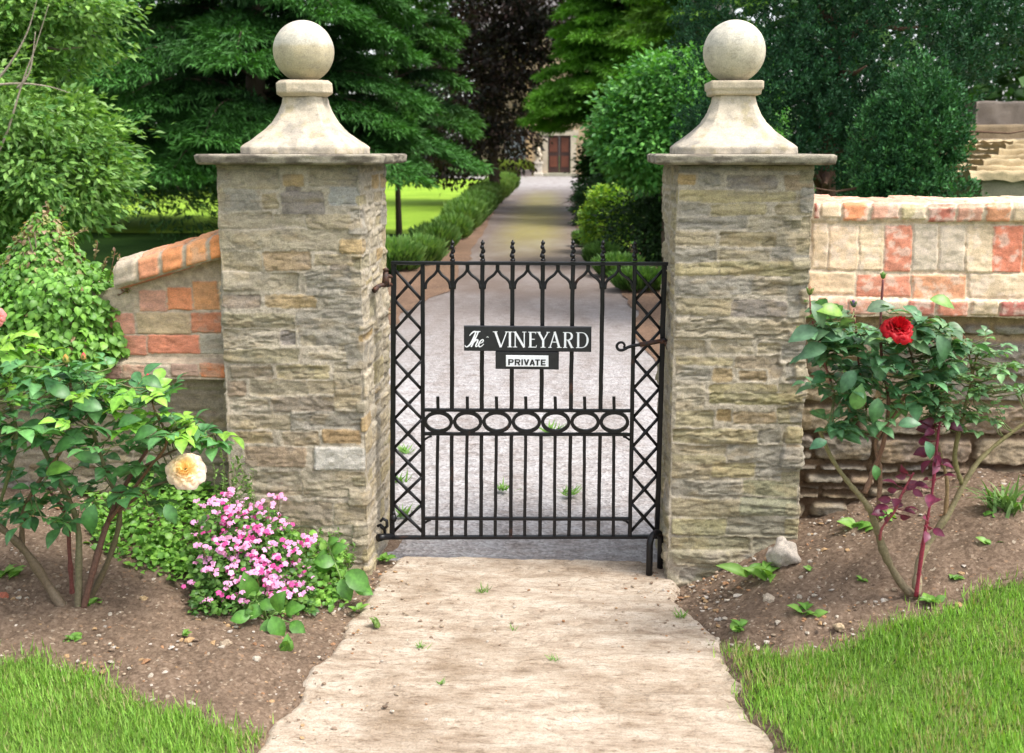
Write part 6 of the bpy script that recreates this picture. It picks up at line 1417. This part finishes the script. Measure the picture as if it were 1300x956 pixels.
# spiky tuft by the right wall
def tuft():
    rng = np.random.default_rng(66); q = Gb(1275, 648); root = thing('grass_tuft', 'strappy green leaved tuft growing against the right wall foot', 'grass tuft', tuple(q)); mb = MB()
    V = []; F_ = []
    parts = []
    for i in range(60):
        a = rng.random() * 6.283; L = rng.uniform(.10, .20); r = rng.uniform(.3, 1.0); b = q + np.array([rng.normal() * .035, rng.normal() * .025, -.01]); k = 7; t = np.linspace(0, 1, k); w_ = .006 * (1 - t ** 2) + .0004
        c = b + np.stack([np.cos(a) * r * L * t, np.sin(a) * r * L * t * .7, L * (1.1 * t - r * .9 * t ** 2)], 1); sd_ = np.array([-math.sin(a), math.cos(a), 0])
        Vv = np.concatenate([c + sd_ * w_[:, None], c - sd_ * w_[:, None]]); f = np.array([(j, j + 1, k + j + 1, k + j) for j in range(k - 1)]); parts.append((Vv, [f], np.repeat(cols(rng, 1, (.10, .22, .05), (.22, .34, .12)), 2 * k, 0)))
    V, F_, C = join(parts); mesh_np('leaves', V, F_, M_GRASS, root, C)
tuft()

# ---- near lawns (stuff)
def lawn(name, label, test, side, seed, n=60000):
    rng = np.random.default_rng(seed)
    X, Y, Fq = grid(.55, 4.2, -5.4, .2, .03)
    X = X * side; T_ = test(X, Y) & (np.abs(X) > np.abs(pedge(Y, side)) + .02)
    ok = T_[Fq].all(1); Fk = Fq[ok] if side > 0 else Fq[ok][:, ::-1]
    o = mesh_np(name + '_turf', np.stack([X, Y, bedh(X, Y) + .012], 1), [Fk], M_NEARTURF); tag(o, kind='structure')
    x = side * rng.uniform(.6, 3.2, n); y = rng.uniform(-2.1, .0, n); jit = np.abs(rng.normal(size=n)) * .035 * (rng.random(n) < .35); ok = test(x, y + 0 - jit) & (np.abs(x) + jit * .8 > np.abs(pedge(y, side)) + .0); x, y = x[ok], y[ok]
    e = rng.random(len(x)) < (.35 + 1.0 * fbm(x * 12, y * 12, seed=seed + 1)); x, y = x[e], y[e]; n = len(x)
    a = rng.random(n) * 6.283; d = np.stack([np.cos(a) * .6, np.sin(a) * .6, .5 + .6 * rng.random(n)], 1); pat = fbm(x * 5, y * 5, seed=seed + 3)[:, None]
    c = cols(rng, n, (.16, .34, .045), (.30, .48, .09), .2) * (.75 + .5 * pat); dry = rng.random((n, 1)) < .06 + .35 * sst(.5, .68, fbm(x * 7, y * 7, seed=seed + 7))[:, None]; c = np.where(dry, cols(rng, n, (.34, .32, .14), (.40, .36, .18), .1), c)
    V, F_, C = place(np.stack([x, y, bedh(x, y) + .006], 1), d, unit(np.stack([-np.cos(a), -np.sin(a), np.full(n, .5)], 1)), (.018 + .026 * rng.random(n)) * (.7 + .7 * fbm(x * 8, y * 8, seed=seed + 9)), T_BLADE, c, 1.3)
    o = mesh_np(name, V, F_, M_GRASS, None, C, smooth=False); tag(o, label, 'grass', None, 'stuff')
lawn('lawn_grass', 'short green lawn grass in front of the right flower bed', in_right, 1, 71, 190000)
lawn('lawn_grass', 'short green lawn grass at the lower left corner', in_left, -1, 72, 160000)

# ---- pebbles and rocks
def ico(seed=0):
    import bmesh
    bm = bmesh.new(); bmesh.ops.create_icosphere(bm, subdivisions=1, radius=.5); V = np.array([v.co[:] for v in bm.verts]); f = np.array([[v.index for v in q.verts] for q in bm.faces]); bm.free(); return V, f
def pebbles():
    rng = np.random.default_rng(88); V0, f0 = ico(); n = 16000; x = rng.uniform(-2.2, 2.6, n); y = rng.uniform(-1.7, .14, n)
    onpath = (x > pedge(y, -1)) & (x < pedge(y, 1)); edge_ = np.minimum(np.abs(x - pedge(y, -1)), np.abs(x - pedge(y, 1)))
    keep = np.where(onpath, (rng.random(n) < .9 * np.exp(-edge_ / .09) + .06), (rng.random(n) < .30 + .5 * fbm(x * 6, y * 6, seed=1) + .5 * np.exp(-edge_ / .12))) & ~((x > 0) & in_right(x, y)) & ~((x < 0) & in_left(x, y)) & ~((np.abs(x - .81) < .27) & (y > -.02)) & ~((np.abs(x + .87) < .3) & (y > -.02))
    x, y, onpath = x[keep], y[keep], onpath[keep]; n = len(x); s = .006 + .016 * rng.random(n) ** 2.5; s = np.where(onpath, s * .7, s)
    z = np.where(onpath, .006, bedh(x, y)) + s * .12
    sc = np.stack([.8 + .5 * rng.random(n), .8 + .5 * rng.random(n), .45 + .3 * rng.random(n)], 1) * s[:, None]; a = rng.random(n) * 6.283
    J = V0[None] * (1 + .25 * rng.normal(size=(n, len(V0), 1))) * sc[:, None, :]; xr = J[..., 0] * np.cos(a)[:, None] - J[..., 1] * np.sin(a)[:, None]; yr = J[..., 0] * np.sin(a)[:, None] + J[..., 1] * np.cos(a)[:, None]
    V = np.stack([xr + x[:, None], yr + y[:, None], J[..., 2] + z[:, None]], -1).reshape(-1, 3); F_ = (f0[None] + (np.arange(n) * len(V0))[:, None, None]).reshape(-1, 3)
    pal = np.array([(.42, .33, .24), (.50, .44, .36), (.40, .22, .12), (.30, .22, .16), (.56, .50, .44), (.24, .17, .12), (.46, .30, .16)]); c = pal[rng.integers(len(pal), size=n)] * (.8 + .4 * rng.random((n, 1)))
    o = mesh_np('pebbles', V, [F_], M_STONE, None, np.repeat(c, len(V0), 0), smooth=False); tag(o, 'loose pebbles and crumbs scattered over the soil and path edges', 'pebbles', None, 'stuff')
pebbles()
def rock(label, u, v, r, col, seed, sz=.7, dz=0.0):
    z = 0.0
    q = Gb(u, v); z = q[2]; o = ball('stone', (0, 0, 0), r, M_STONE, None, col, seed, 40, 28, sz=sz)
    me = o.data; V = np.empty(len(me.vertices) * 3); me.vertices.foreach_get('co', V); V = V.reshape(-1, 3)
    k = 1 + .55 * (fbm(V[:, 0] / r * 1.6 + seed, V[:, 1] / r * 1.6, V[:, 2] / r * 1.6, seed=seed, oct=2) - .5) * 2; V = V * k[:, None]; me.vertices.foreach_set('co', V.ravel().astype(np.float32)); me.update()
    o.location = (q[0], q[1], z + r * .35 * sz + dz); return tag(o, label, 'stone', 'loose stones in the beds')
rock('pale chunky rock standing against the lower right corner of the right pillar', 993, 716, .055, (.52, .46, .40), 3, 1.1, .01)
rock('small ochre stone lying in the soil below the pink flowers', 182, 762, .014, (.50, .36, .20), 4)
rock('orange brown stone at the end of the pink flowers', 394, 762, .018, (.44, .24, .14), 5)
rock('flat tan stone near the right lawn edge', 1065, 797, .017, (.52, .40, .26), 6)
rock('pale stone beside the path edge in front of the right pillar', 975, 762, .022, (.50, .42, .33), 7)
rock('reddish flake of brick on the left side of the bed', 4, 758, .016, (.42, .14, .09), 8)
rock('pale stone in the soil left of the path', 325, 838, .014, (.5, .44, .36), 9)
rock('light brown lump of stone beside the left path edge', 287, 818, .016, (.42, .33, .24), 10)
